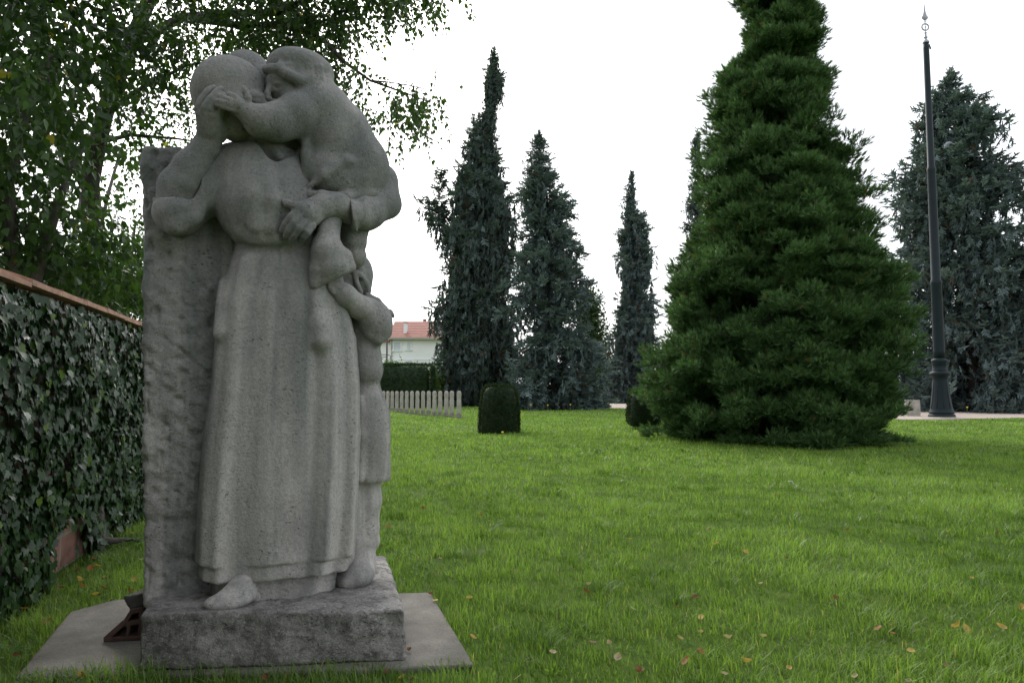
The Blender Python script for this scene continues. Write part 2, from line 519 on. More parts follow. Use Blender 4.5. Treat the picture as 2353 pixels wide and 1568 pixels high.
# ---------------- woman: head, neck, arms, hands in one surface
g = wf
g.E(528,216,.03, 84,.150,84, 0,.02)                      # cranium
g.E(540,262,.07, 58,.115,58, 20,.04)                     # face
g.E(545,300,.10, 30,.06,26, 10,.03)                      # chin
g.E(588,238,.10, 30,.05,26, 0,.02)                       # brow side
g.C([(560,222,.155,9),(585,219,.15,9),(606,224,.125,8)], .012)   # brow ridge
g.E(588,236,.158, 17,.030,9, 0,.005, cut=True)           # eye socket
g.E(588,237,.143, 9,.014,6, 0,.004)                      # eye
g.C([(580,231,.157,3),(592,230,.155,3),(602,236,.14,3)], .004)
g.C([(608,230,.12,7),(616,252,.13,9)], .01)              # nose
g.C([(556,290,.15,6),(575,286,.14,6)], .01)              # mouth
g.C([(556,296,.150,2.5),(578,291,.14,2.5)], .004, cut=True)
g.C([(575,270,.02,44),(612,330,.03,48),(618,380,.03,50)], .03)   # neck
g.C([(600,300,.08,14),(640,360,.13,12)], .03)
g.C([(610,385,-.06,40),(680,345,-.05,45),(760,320,-.05,50)], .04)
# raised right arm
g.C([(402,490,.03,44),(416,432,.04,49),(442,385,.07,41),(474,338,.10,30),(484,308,.12,25)], .02)
g.C([(470,345,.11,14),(430,420,.10,20)], .03)
# back of the hand
g.C([(485,308,.13,25),(484,282,.16,26)], .02, flat=.7)
g.C([(472,300,.14,18),(462,262,.175,13)], .015)
g.C([(492,302,.15,18),(496,268,.19,14)], .015)
g.C([(482,300,.15,18),(479,262,.19,13)], .015)
for pts in ([(460,268,.165,9.5),(455,250,.18,10),(464,228,.185,9.5),(478,208,.185,8.5),(491,201,.18,7.5)],
            [(472,266,.185,9),(470,248,.20,9.8),(482,228,.205,9),(497,211,.20,8),(508,203,.195,7)],
            [(486,268,.19,9),(485,252,.205,9.5),(496,234,.205,9),(512,218,.20,8)],
            [(501,274,.18,9),(503,262,.195,9.5),(510,250,.20,9),(522,238,.19,8)]):
    g.C([(u, v, d, r*.92) for u, v, d, r in pts], .002)
g.C([(505,290,.15,10),(515,300,.13,9),(512,318,.12,8)], .012)
# the left forearm and hand holding the child
g.C([(815,490,.10,32),(775,472,.17,28),(740,474,.19,27)], .02)
g.C([(740,474,.195,27),(705,487,.205,30)], .02, flat=.75)
g.E(706,494,.21, 32,.045,26, -25,.02)
for pts in ([(690,480,.225,10),(668,497,.235,10.5),(654,516,.22,9),(647,530,.20,8)],
            [(694,495,.23,10),(676,512,.24,11),(664,528,.225,9.5),(656,543,.20,8)],
            [(704,508,.23,10),(688,524,.24,11),(678,538,.225,9.5),(670,551,.20,8.5)],
            [(718,518,.225,10),(706,533,.235,10),(697,544,.22,9),(690,553,.20,8)]):
    g.C([(u, v, d+.006, r*.90) for u, v, d, r in pts], .002)
g.C([(706,478,.22,11),(680,474,.235,10),(660,468,.225,8.5),(650,462,.215,7)], .010)
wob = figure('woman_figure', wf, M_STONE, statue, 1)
tag(wob, 'stone woman bowing her head into her raised hand')
def dressdisp(V, nn):
    l = (V - [-1.39, 2.78, 0]) @ E1; q = (V - [-1.39, 2.78, 0]) @ E2; z = V[:, 2]
    f1 = vnoise(np.stack([l*26 + 1.2*np.sin(z*4), q*12, z*1.8], 1), 1, 13)
    f2 = vnoise(np.stack([l*11 + 0.8*z, q*6, z*1.1], 1), 1, 14)
    up = np.clip((z - 1.45)/.15, 0, 1)
    return (f1*0.0005 + f2*0.0045)*(1 - up) + up*(f1*0.0045 + f2*0.010)
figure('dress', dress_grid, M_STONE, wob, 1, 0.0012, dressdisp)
g = SDF((-1.45, 2.6, 2.1), (-0.8, 3.4, 2.66), 0.006)
g.E(566,168,-.10, 54,.10,49, 0,.02)
g.E(590,200,-.06, 40,.08,50, 0,.02)
figure('hair_bun', g, M_STONE, wob, 2)
g = SDF((-1.35, 2.45, 0.17), (-0.75, 3.1, 0.45), 0.006)
g.C([(590,1325,.10,26),(555,1350,.17,27),(512,1377,.215,20)], .03, flat=1.0)
g.E(528,1378,.19, 56,.075,21, 8,.02)
g.E(494,1385,.21, 22,.05,14, 0,.012)
g.C([(568,1340,.15,18),(600,1380,.15,15)], .03)
figure('foot', g, M_STONE, wob, 2)

# ---------------- the child in her arms
g = SDF((-1.30, 2.35, 1.1), (-0.40, 3.4, 2.62), 0.005)
g.E(686,190,.04, 66,.12,62, 0,.02)                       # skull
g.E(648,205,.06, 38,.10,46, 0,.03)                       # face
g.C([(622,185,.11,10),(640,178,.14,10),(660,184,.15,9)], .012)    # brow
g.E(640,195,.160, 14,.030,9, 0,.005, cut=True)
g.E(640,196,.138, 9,.014,6, 0,.003)
g.C([(634,192,.152,2.5),(644,190,.156,2.5),(652,196,.15,2.5)], .004)
g.C([(620,190,.11,6),(614,214,.135,7),(616,226,.135,8)], .010)    # nose
g.E(632,236,.12, 13,.03,6, 0,.012)                       # lips
g.C([(624,238,.15,2.2),(642,236,.145,2.2)], .004, cut=True)
g.E(668,214,.13, 22,.04,24, 0,.03)                       # cheek
# hair cap
g.E(690,165,.05, 76,.135,46, -6,.008)
g.C([(614,160,.10,12),(640,158,.165,12),(662,172,.185,12),(690,186,.185,12),(722,187,.17,12),(748,180,.12,13)], .005)
g.E(742,176,.03, 22,.07,21, 0,.010)
for i in range(9):
    a = i / 8
    g.C([(640+a*95,128+8*a,.12,4.5),(646+a*92+3*(i%2),150+6*a,.168,5),(652+a*86,174+6*a,.178,5)], .012)
# body and little dress
g.E(770,330,.05, 82,.15,118, 22,.03)
g.E(742,258,.06, 60,.13,62, 0,.03)
g.E(826,385,.04, 66,.14,78, 10,.03)
g.E(750,400,.09, 64,.11,56, 0,.03)
g.C([(735,215,.10,30),(800,290,.10,34),(850,380,.09,34)], .05)
g.C([(700,300,.14,10),(702,355,.14,10),(706,400,.13,12),(690,440,.13,8)], .02)
g.C([(700,436,.165,7),(745,402,.190,9),(797,370,.185,9),(852,380,.15,7)], .022)      # diagonal fold
g.E(805,418,.08, 70,.105,40, 6,.03)
g.C([(690,447,.16,9),(740,447,.19,10),(797,452,.17,10),(850,445,.12,10),(876,436,.07,10)], .012)  # hem
g.E(785,440,.08, 84,.09,20, -4,.03)
g.C([(700,310,.19,9),(712,360,.20,8)], .02, cut=True)
# arm round the woman's face
g.E(722,245,.11, 52,.10,50, 0,.03)
g.C([(728,246,.12,48),(680,262,.16,45),(632,277,.19,39),(598,276,.21,34),(573,262,.22,25)], .02)
g.C([(596,283,.20,30),(640,292,.18,30),(685,285,.15,30)], .03)
g.C([(573,262,.22,23),(550,247,.225,21)], .015, flat=.75)
g.E(546,244,.225, 25,.038,20, -30,.012)
for pts in ([(552,232,.235,7.5),(538,222,.245,8),(526,216,.24,7)],
            [(545,236,.24,7.5),(525,230,.25,8),(510,222,.24,7),(503,219,.23,6)],
            [(538,244,.24,7.5),(520,238,.25,7.8),(505,233,.24,7),(498,232,.23,6)],
            [(536,253,.235,7),(518,247,.245,7.2),(504,242,.235,6.5),(498,240,.225,6)]):
    g.C([(u, v, d+.006, r*.95) for u, v, d, r in pts], .002)
g.C([(563,242,.23,10),(570,226,.24,9),(564,212,.24,8),(561,203,.235,7)], .006)   # thumb
# legs
g.C([(790,470,.02,40),(812,520,.03,34),(812,556,.03,30)], .02)
g.E(810,556,.03, 31,.06,24, 0,.01)
g.E(815,590,.02, 27,.06,26, 0,.012)
g.C([(762,480,.12,30),(754,534,.17,24),(752,575,.19,33),(765,612,.19,36)], .02)
g.C([(735,560,.17,18),(735,620,.17,24),(728,655,.16,18)], .02)
g.C([(755,560,.19,14),(790,590,.18,17),(800,612,.17,16)], .02)
g.C([(728,648,.16,18),(765,640,.18,22),(800,615,.17,14)], .02)
a, _ = P(812, 623, .17); b, _ = P(712, 670, .17)
e = b - a; nr = np.cross(e, E2); nr = nr if nr[2] < 0 else -nr
g.plane_cut(a, nr, *B(690,600,830,720,-.1,.32))
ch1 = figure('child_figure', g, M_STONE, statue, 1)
tag(ch1, 'small stone child carried in the arms, hugging the head of the woman')

# ---------------- the standing child behind
g = SDF((-1.05, 2.55, 0.17), (-0.45, 3.5, 1.75), 0.006)
g.E(822,638,-.10, 34,.085,54, -6,.015)                    # head
g.C([(812,612,-.02,8),(828,620,-.02,8),(842,640,-.05,7),(846,668,-.07,7)], .008)
g.E(836,660,-.09, 14,.05,24, 0,.015)
g.C([(814,628,.0,6),(820,650,.0,6),(829,672,-.01,6)], .006)
g.C([(816,604,-.03,7),(836,612,-.05,7),(851,634,-.08,6)], .006)
g.C([(812,622,.0,5),(830,632,.0,5),(842,652,-.03,5),(848,680,-.05,5)], .012)
g.C([(768,655,.13,19),(792,678,.12,25),(822,704,.07,27),(845,716,.03,27)], .02)      # forearm
for i, (u, v) in enumerate(((752,648),(756,660),(764,670))):
    g.C([(775,664+i*6,.14,8),(u,v,.155,7)], .006)
g.E(860,740,-.01, 41,.10,51, 12,.02)                    # puffed sleeve
g.E(848,712,.0, 22,.07,34, 30,.015)
g.C([(834,682,.02,6),(838,710,.055,7),(834,735,.06,7)], .008)
g.C([(842,676,-.02,6),(868,690,-.03,6),(884,708,-.04,6),(896,722,-.04,6)], .006)
g.C([(897,716,-.04,6),(903,726,-.04,5)], .004)
g.C([(870,700,.05,6),(876,735,.06,9),(866,770,.05,9)], .02)
g.C([(848,770,.05,6),(868,782,.04,8),(890,765,.0,8)], .02)
g.E(838,830,-.06, 38,.11,70, 0,.03)                      # body
g.E(846,855,-.04, 30,.09,30, 0,.03)
g.C([(800,700,-.10,34),(825,760,-.08,38),(815,900,-.10,48),(815,1000,-.10,52),(812,1090,-.10,60)], .03)
g.C([(836,900,-.05,28),(846,960,-.05,44),(842,1080,-.05,54)], .03)
g.E(842,1000,-.05, 50,.13,130, 0,.03)
lo, hi = B(780,1060,930,1220,-.3,.3)
for j, (u0, u1) in enumerate(((832,828),(848,850),(866,872),(882,888))):
    g.C([(u0-4,910,.045-.02*j,4),(u0,1000,.065-.025*j,8),(u1,1100,.07-.025*j,9)], .02)
c, _ = P(855, 1107, 0)
g.plane_cut(c, (0, 0, -1), lo, hi)
g.C([(842,1090,-.06,33),(842,1150,-.06,33),(840,1215,-.06,29),(834,1270,-.06,26)], .02)   # leg
g.C([(805,1090,-.02,28),(808,1180,-.02,27),(812,1290,-.02,25)], .02)
g.C([(815,1238,-.035,27),(845,1240,-.065,28)], .008)
g.C([(836,1285,-.05,27),(826,1312,.0,28),(808,1330,.05,26)], .02)
g.E(818,1322,.02, 42,.10,27, 10,.02)
g.E(795,1333,.05, 26,.06,18, 0,.02)
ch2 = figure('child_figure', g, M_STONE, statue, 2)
tag(ch2, 'stone child standing behind the woman, pressing against her skirt')

# ---------------- slab
def boxf(l0, l1, q0, q1, z0, z1, r):
    def f(x, y, z):
        px, py = x + 1.39, y - 2.78
        l = px*E1[0] + py*E1[1] + np.clip((z - 0.2) * 0.036, 0, 1) * np.clip((l1 - px)/ (l1 - l0), 0, 1); q = px*E2[0] + py*E2[1]
        a = np.abs(l - (l0+l1)/2) - (l1-l0)/2 + r; b = np.abs(q - (q0+q1)/2) - (q1-q0)/2 + r; c = np.abs(z - (z0+z1)/2) - (z1-z0)/2 + r
        return np.sqrt(np.maximum(a,0)**2 + np.maximum(b,0)**2 + np.maximum(c,0)**2) + np.minimum(np.maximum(a, np.maximum(b, c)), 0) - r
    return f
g = SDF((-1.72, 2.66, 0.16), (-0.55, 3.62, 2.06), 0.008)
g.op(boxf(-0.018, 0.76, 0, 0.40, 0.17, 1.985, 0.022), (-1.65,2.6,.1), (-.5,3.7,2.1), 0.001)
def slabdisp(V, nn):
    l = (V - [-1.39, 2.78, 0]) @ E1; z = V[:, 2]
    # diagonal strokes of the pitching chisel, falling to the right
    a = (l*0.80 - z*0.60); b = (l*0.60 + z*0.80)
    Q = np.stack([b*30 + 0.6*vnoise(V, 6, 3), a*6.0, b*0 + V[:, 1]*2], 1)
    st = vnoise(Q, 1.0, 21)
    low = np.clip((1.45 - z) / 0.3, 0.25, 1)
    fr = np.clip(-(nn @ E2)*1.6 - .3, 0, 1)
    ridge = fr*np.clip((st - 0.10) * 3.2, 0, 1)**0.7 * 0.0042 * low
    hor = vnoise(np.stack([l*4, V[:, 1]*4, z*26], 1), 1, 9) * np.clip((z - 1.75) / 0.1, 0, 1) * 0.010
    return -ridge*0.75 + 0.0035*vnoise(Q*2.3, 1.0, 77)*low + 0.011*fbm(V, 26, 35, 3) - 0.024*np.clip(vnoise(V, 38, 37) - .25, 0, 1)*fr + 0.011*fbm(V, 11, 31, 4) + 0.005*fbm(V, 3.2, 41, 2) + hor
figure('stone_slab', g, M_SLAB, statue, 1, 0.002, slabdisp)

# ---------------- plinth
PC = [(-1.312, 2.566), (-0.388, 2.672), (-0.62, 3.56), (-1.59, 3.46)]
g = SDF((-1.70, 2.50, 0.0), (-0.33, 3.68, 0.27), 0.007)
def plf(x, y, z):
    d = None
    for i in range(4):
        (x0, y0), (x1, y1) = PC[i], PC[(i+1) % 4]
        L = math.hypot(x1-x0, y1-y0); nx, ny = (y1-y0)/L, -(x1-x0)/L
        e = (x-x0)*nx + (y-y0)*ny
        d = e if d is None else np.maximum(d, e) + 0.004*np.exp(-np.abs(d-e)/0.008)
    top = z - 0.212 - 0.012*np.sin(x*5+1)*np.exp(-np.abs(d)/.05)
    m = np.maximum(d + 0*z, top + 0*d) + 0.004*np.exp(-np.abs(d-top)/0.006)
    return np.maximum(m, 0.022 - z)
g.op(plf, (-1.75,2.5,-.1), (-.3,3.7,.3), 0.001)
def pldisp(V, nn):
    top = np.clip(nn[:, 2], 0, 1)
    r = 0.010*fbm(V, 14, 51, 4) + 0.008*fbm(V, 4, 61, 2)
    chip = -0.03*np.clip(vnoise(V, 9, 71) - 0.45, 0, 1) * (V[:, 2] > 0.13)
    return r*(1-0.35*top) + chip*(1-top)
figure('plinth', g, M_PLINTH, statue, 1, 0.003, pldisp)
# ================================================================== GROUND
def struct(o, kind='structure'):
    o['kind'] = kind
    return o
m, nt, b = mat_new('soil_under_grass'); M_SOIL = m
p = geo_pos(nt)
n1 = noise(nt, p, 0.35, 3); n2 = noise(nt, p, 6, 5, 0.7)
c = mix(nt, 0.5, ramp(nt, n1, [(0.35, (0.085, 0.155, 0.024)), (0.65, (0.14, 0.22, 0.045))]), ramp(nt, n2, [(0.3, (0.05, 0.10, 0.014)), (0.7, (0.17, 0.25, 0.04))]))
nt.links.new(c, b.inputs['Base Color']); b.inputs['Roughness'].default_value = 0.9
b.inputs['Specular IOR Level'].default_value = 0.1
bump(nt, b, noise(nt, p, 25, 5, 0.8), 1.0, 0.05)

def gz(x, y):      # gentle unevenness of the lawn
    r = np.clip((np.hypot(x, y - 3) - 1.8) / 4.0, 0, 1)
    return r * (0.022*np.sin(x*1.1+0.4)*np.sin(y*0.8) + 0.015*np.sin(x*0.5-y*0.37))
gx = np.concatenate([np.linspace(-900, -45, 10), np.linspace(-40, 40, 161), np.linspace(45, 900, 10)])
gy = np.concatenate([np.linspace(-300, -12, 6), np.linspace(-10, 70, 161), np.linspace(75, 1500, 12)])
X, Y = np.meshgrid(gx, gy, indexing='ij')
Z = gz(X, Y)
V = np.stack([X.ravel(), Y.ravel(), Z.ravel()], 1)
ny = len(gy)
I, J = np.meshgrid(np.arange(len(gx)-1), np.arange(ny-1), indexing='ij'); I, J = I.ravel(), J.ravel()
F = np.stack([I*ny+J, (I+1)*ny+J, (I+1)*ny+J+1, I*ny+J+1], 1)
struct(obj('ground', V, F, M_SOIL))

m, nt, b = mat_new('pale_gravel'); M_PATH = m
p = geo_pos(nt)
nt.links.new(mix(nt, 0.5, ramp(nt, noise(nt, p, 30, 3, 0.8), [(0.3, (0.32, 0.25, 0.19)), (0.7, (0.52, 0.43, 0.35))]), ramp(nt, noise(nt, p, 0.7, 4), [(0.3, (0.34, 0.28, 0.25)), (0.7, (0.48, 0.42, 0.38))])), b.inputs['Base Color'])
b.inputs['Roughness'].default_value = 0.95
bump(nt, b, noise(nt, p, 60, 3), 0.6, 0.01)
near = [(2900,957),(2352,959),(2080,962.5),(1860,956),(1450,938),(1330,934)]
far = [(2900,946),(2352,943.5),(2080,937),(1860,931),(1450,924),(1330,921)]
nv = [ground(u, v, 0.03) for u, v in near]; fv = [ground(u, v, 0.03) for u, v in far]
k = len(nv)
PV = [tuple(q) for q in nv + fv]
# thicken into a bed a little above the lawn
PVb = [(x, y, -0.15) for x, y, z in PV]
Fp = [(i+1, i, k+i, k+i+1) for i in range(k-1)]
Fp = [f[::-1] for f in Fp]
ring = list(range(k)) + list(range(2*k-1, k-1, -1))
Fp += [(ring[i], ring[(i+1) % (2*k)], ring[(i+1) % (2*k)]+2*k, ring[i]+2*k) for i in range(2*k)]
struct(obj('path', np.array(PV + PVb), Fp, M_PATH, smooth=False))

# paving slab under the statue
M_PAVE = stone_mat('paving_stone', (0.155, 0.146, 0.128), (0.085, 0.080, 0.068), (0.235, 0.220, 0.195), stain_and_shade=False, pit=0.3, rough_bump=0.004)
SLABP = [(-1.71, 2.515), (-0.13, 2.63), (-0.150, 2.70), (-0.40, 3.57), (-1.88, 3.45), (-1.98, 3.26)]
n = 0
mb = MB(); mb.prism([(x, y) for x, y in SLABP], -0.08, 0.022)
o = mb.bevel('paving_slab', M_PAVE, None, 0.012, 3)
tag(o, 'flat worn paving slab under the statue plinth, set in the grass', 'paving slab')

# ================================================================== FOLIAGE TOOLS
rng = np.random.default_rng(7)
def frames(D, roll=None):
    """rotation matrices (n,3,3): columns side, forward, up(normal) with forward = D"""
    D = D / (np.linalg.norm(D, axis=1, keepdims=True) + 1e-9)
    ref = np.tile([0., 0., 1.], (len(D), 1)); ref[np.abs(D[:, 2]) > 0.95] = [1, 0, 0]
    S = np.cross(D, ref); S /= np.linalg.norm(S, axis=1, keepdims=True) + 1e-9
    U = np.cross(S, D)
    if roll is not None:
        c, s = np.cos(roll)[:, None], np.sin(roll)[:, None]
        S, U = S*c + U*s, -S*s + U*c
    return np.stack([S, D, U], 2)
def scatter(TV, TF, pos, M, scale):
    TV = np.asarray(TV, float); TF = np.asarray(TF)
    sc = scale if np.ndim(scale) == 2 else np.repeat(np.asarray(scale)[:, None], 3, 1)
    loc = TV[None] * sc[:, None, :]
    V = np.einsum('nij,nkj->nki', M, loc) + pos[:, None, :]
    n, k = len(pos), len(TV)
    F = TF[None] + (np.arange(n) * k)[:, None, None]
    return V.reshape(-1, 3), F.reshape(-1, TF.shape[1]), k
def leaf_mat(name, dark, light, autumn=None, trans=0.35, rough=0.5, spec=0.4, au=(0.93, 0.97)):
    m, nt, b = mat_new(name)
    a = nt.nodes.new('ShaderNodeAttribute'); a.attribute_name = 'var'
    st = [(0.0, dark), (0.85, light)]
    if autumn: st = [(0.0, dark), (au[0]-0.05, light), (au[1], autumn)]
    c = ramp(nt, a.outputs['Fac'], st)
    nt.links.new(c, b.inputs['Base Color'])
    b.inputs['Roughness'].default_value = rough
    b.inputs['Specular IOR Level'].default_value = spec
    t = nt.nodes.new('ShaderNodeBsdfTranslucent')
    tc = mix(nt, 1.0, c, (1.4, 1.55, 0.8, 1), 'MULTIPLY')
    nt.links.new(tc, t.inputs['Color'])
    ms = nt.nodes.new('ShaderNodeMixShader'); ms.inputs[0].default_value = trans
    nt.links.new(b.outputs[0], ms.inputs[1]); nt.links.new(t.outputs[0], ms.inputs[2])
    nt.links.new(ms.outputs[0], nt.nodes['Material Output'].inputs['Surface'])
    return m
def unit(n):
    v = rng.normal(size=(n, 3)); return v / np.linalg.norm(v, axis=1, keepdims=True)
M_BARK = plain('dark_bark', (0.045, 0.038, 0.032), 0.9, 0.4, 14, 0, 0.01)
M_BARK2 = plain('grey_bark', (0.11, 0.10, 0.09), 0.9, 0.4, 14, 0, 0.01)

# ---------------- grass
m = leaf_mat('grass_blade', (0.056, 0.112, 0.016), (0.225, 0.335, 0.075), (0.34, 0.30, 0.12), 0.45, 0.45, 0.35, (0.985, 1.0))
M_GRASS = m
def in_poly(x, y, poly):
    ins = np.zeros(len(x), bool); n = len(poly)
    for i in range(n):
        x0, y0 = poly[i]; x1, y1 = poly[(i+1) % n]
        c = ((y0 > y) != (y1 > y)) & (x < (x1-x0)*(y-y0)/((y1-y0)+1e-12) + x0)
        ins ^= c
    return ins
def wall_x(y): return -2.357 - 0.257*(y - 3.35)
PATHP = [(q[0], q[1]) for q in nv] + [(q[0], q[1]) for q in fv[::-1]]
def blades(y0, y1, dens, w, h, seed):
    r = np.random.default_rng(seed)
    half = 0.80
    area = half * (y1**2 - y0**2)
    n = int(area * dens)
    y = np.sqrt(r.uniform(y0**2, y1**2, n)); x = r.uniform(-1, 1, n) * half * y
    ok = (x > wall_x(y) + 0.02)
    sh = [(a, b + (.055 if b < 2.65 else 0)) for a, b in SLABP]
    ok &= ~in_poly(x, y, sh) & ~in_poly(x, y, PATHP)
    x, y = x[ok], y[ok]; n = len(x)
    P3 = np.stack([x, y, x*0], 1)
    patch = fbm(P3, 1.1, 3, 3); patch2 = fbm(P3, 4.5, 8, 2)
    # thin the blades into tufts
    keep = r.uniform(size=n) < np.clip(0.85 + 0.7*patch2, 0.5, 1)
    x, y, patch, patch2 = x[keep], y[keep], patch[keep], patch2[keep]; n = len(x)
    hh = h * (0.55 + 0.9*r.random(n)) * (1 + 0.40*patch + 0.35*patch2)
    edge = np.zeros(n)
    hh = np.maximum(hh, 0.012)
    hh *= 1 + 0.6*np.exp(-((y-2.47)/.09)**2)*(x < 0.1)
    az = r.uniform(0, 2*np.pi, n) * 0.8 + 1.2*patch + 1.5
    lean = r.uniform(0.15, 0.95, n) * hh
    dx, dy = np.cos(az), np.sin(az)
    sx, sy = -dy, dx
    z0 = gz(x, y) - 0.004
    ww = w * (0.6 + 0.8*r.random(n))
    V = np.zeros((n, 5, 3))
    for i, (t, wf) in enumerate(((0, 1.0), (0, -1.0), (0.55, 0.75), (0.55, -0.75), (1, 0))):
        bend = lean * t**1.9
        V[:, i, 0] = x + dx*bend + sx*ww*0.5*wf
        V[:, i, 1] = y + dy*bend + sy*ww*0.5*wf
        V[:, i, 2] = z0 + hh*(t - 0.25*t*t*(lean/hh))
    F = np.array([(0, 1, 3), (0, 3, 2), (2, 3, 4)])[None] + (np.arange(n)*5)[:, None, None]
    v = np.clip(0.45 + 0.28*patch + 0.35*patch2 + r.normal(0, 0.22, n), 0, 0.92)
    v[r.random(n) < 0.012] = 1.0
    v = np.repeat(v, 5)
    return V.reshape(-1, 3), F.reshape(-1, 3), v
parts = [blades(2.15, 4.0, 7000, 0.0042, 0.050, 1), blades(4.0, 6.5, 3300, 0.0055, 0.052, 2), blades(6.5, 10, 1500, 0.008, 0.052, 3),
         blades(10, 17, 520, 0.014, 0.055, 4), blades(17, 30, 150, 0.028, 0.055, 5), blades(30, 55, 30, 0.06, 0.06, 6)]
def tufts(y0, y1, dens, per, w, h, seed):
    """longer, darker bunches of grass fanning out of one point"""
    r = np.random.default_rng(seed); half = .8
    n = int(half*(y1**2 - y0**2)*dens)
    cy = np.sqrt(r.uniform(y0**2, y1**2, n)); cxx = r.uniform(-1, 1, n)*half*cy
    pn = fbm(np.stack([cxx, cy, cxx*0], 1), 1.3, 44, 2)
    ok = (cxx > wall_x(cy) + .08) & ~in_poly(cxx, cy, [(a*1.02, b) for a, b in SLABP]) & ~in_poly(cxx, cy, PATHP) & (pn > -.12)
    cxx, cy = cxx[ok], cy[ok]; n = len(cxx)
    az = r.uniform(0, 2*np.pi, (n, per)); rad = np.abs(r.normal(0, .035, (n, per)))*(w/.004)**.5
    x = (cxx[:, None] + np.cos(az)*rad).ravel(); y = (cy[:, None] + np.sin(az)*rad).ravel(); a2 = (az + r.normal(0, .5, az.shape)).ravel()
    hh = (h*r.uniform(.45, 1.2, (n, per))*r.uniform(.6, 1.2, (n, 1))).ravel(); lean = hh*r.uniform(.3, 1.1, len(hh))
    dx, dy = np.cos(a2), np.sin(a2); sx, sy = -dy, dx; m_ = len(x); V = np.zeros((m_, 5, 3)); z0 = gz(x, y) - .004
    for i, (t, wf) in enumerate(((0, 1.0), (0, -1.0), (0.6, 0.8), (0.6, -0.8), (1, 0))):
        V[:, i, 0] = x + dx*lean*t**2 + sx*w*.5*wf; V[:, i, 1] = y + dy*lean*t**2 + sy*w*.5*wf; V[:, i, 2] = z0 + hh*(t - .35*t*t*lean/hh)
    F = np.array([(0, 1, 3), (0, 3, 2), (2, 3, 4)])[None] + (np.arange(m_)*5)[:, None, None]
    v = np.clip(np.repeat(r.normal(.30, .16, n), per) + r.normal(0, .12, m_), 0, .9)
    return V.reshape(-1, 3), F.reshape(-1, 3), np.repeat(v, 5)
parts += [tufts(2.2, 4.5, 22, 42, .0042, .085, 11), tufts(4.5, 8, 12, 34, .007, .085, 12), tufts(8, 15, 5, 24, .012, .09, 13)]
VV, FF, AA, o0 = [], [], [], 0
for v_, f_, a_ in parts:
    VV.append(v_); FF.append(f_ + o0); AA.append(a_); o0 += len(v_)
o = obj('grass', np.concatenate(VV), np.concatenate(FF), M_GRASS, None, False, np.concatenate(AA))
tag(o, 'short bright green lawn grass covering the ground', 'grass', kind='stuff')

# ================================================================== CONIFERS
M_SPRUCE = leaf_mat('blue_spruce_needles', (0.030, 0.050, 0.050), (0.160, 0.215, 0.215), (0.10, 0.075, 0.055), 0.12, 0.6, 0.3, (0.95, 1.0))
M_SPRUCE_D = leaf_mat('dark_spruce_needles', (0.022, 0.036, 0.032), (0.115, 0.160, 0.145), (0.075, 0.055, 0.04), 0.12, 0.6, 0.3, (0.95, 1.0))
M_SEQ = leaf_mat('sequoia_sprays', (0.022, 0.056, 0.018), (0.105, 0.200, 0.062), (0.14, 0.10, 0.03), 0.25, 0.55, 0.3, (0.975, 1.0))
def twig_template(side=7, L=1.0, w=0.16, seed=0):
    """a needle brush: a spine with short side shoots, all thin leaf-shaped faces"""
    r = np.random.default_rng(seed)
    V, F = [], []
    def blade(a, d, l, wd, nrm):
        d = np.array(d)/np.linalg.norm(d); s = np.cross(d, nrm); s /= np.linalg.norm(s)+1e-9
        i = len(V); a = np.array(a)
        V.extend([a - s*wd*0.35, a + s*wd*0.35, a + d*l*0.55 + s*wd*0.5, a + d*l, a + d*l*0.55 - s*wd*0.5])
        F.extend([(i, i+1, i+2), (i, i+2, i+4), (i+4, i+2, i+3)])
    blade((0,0,0), (0,1,0), L, w*0.9, (0,0,1))
    blade((0,0,0), (0,1,0), L, w*0.9, (1,0,0))
    for k in range(side):
        t = 0.15 + 0.75*k/side; sg = 1 if k % 2 else -1
        blade((0, t*L, 0), (sg*0.8, 0.75, r.uniform(-.5, .4)), L*(0.52-0.25*t), w*0.75, (0.2*sg, 0, 1))
    return np.array(V), np.array(F)
TW = twig_template()
def prof_fn(prof, Y):
    """photo silhouette rows -> z, left radius, right radius around the trunk line"""
    A = []
    for v, ul, ur, uc in prof:
        pl, pr, pc = at(ul, v, Y), at(ur, v, Y), at(uc, v, Y)
        A.append((pc.z, pc.x, pc.x - pl.x, pr.x - pc.x))
    A = np.array(sorted(A))
    return A
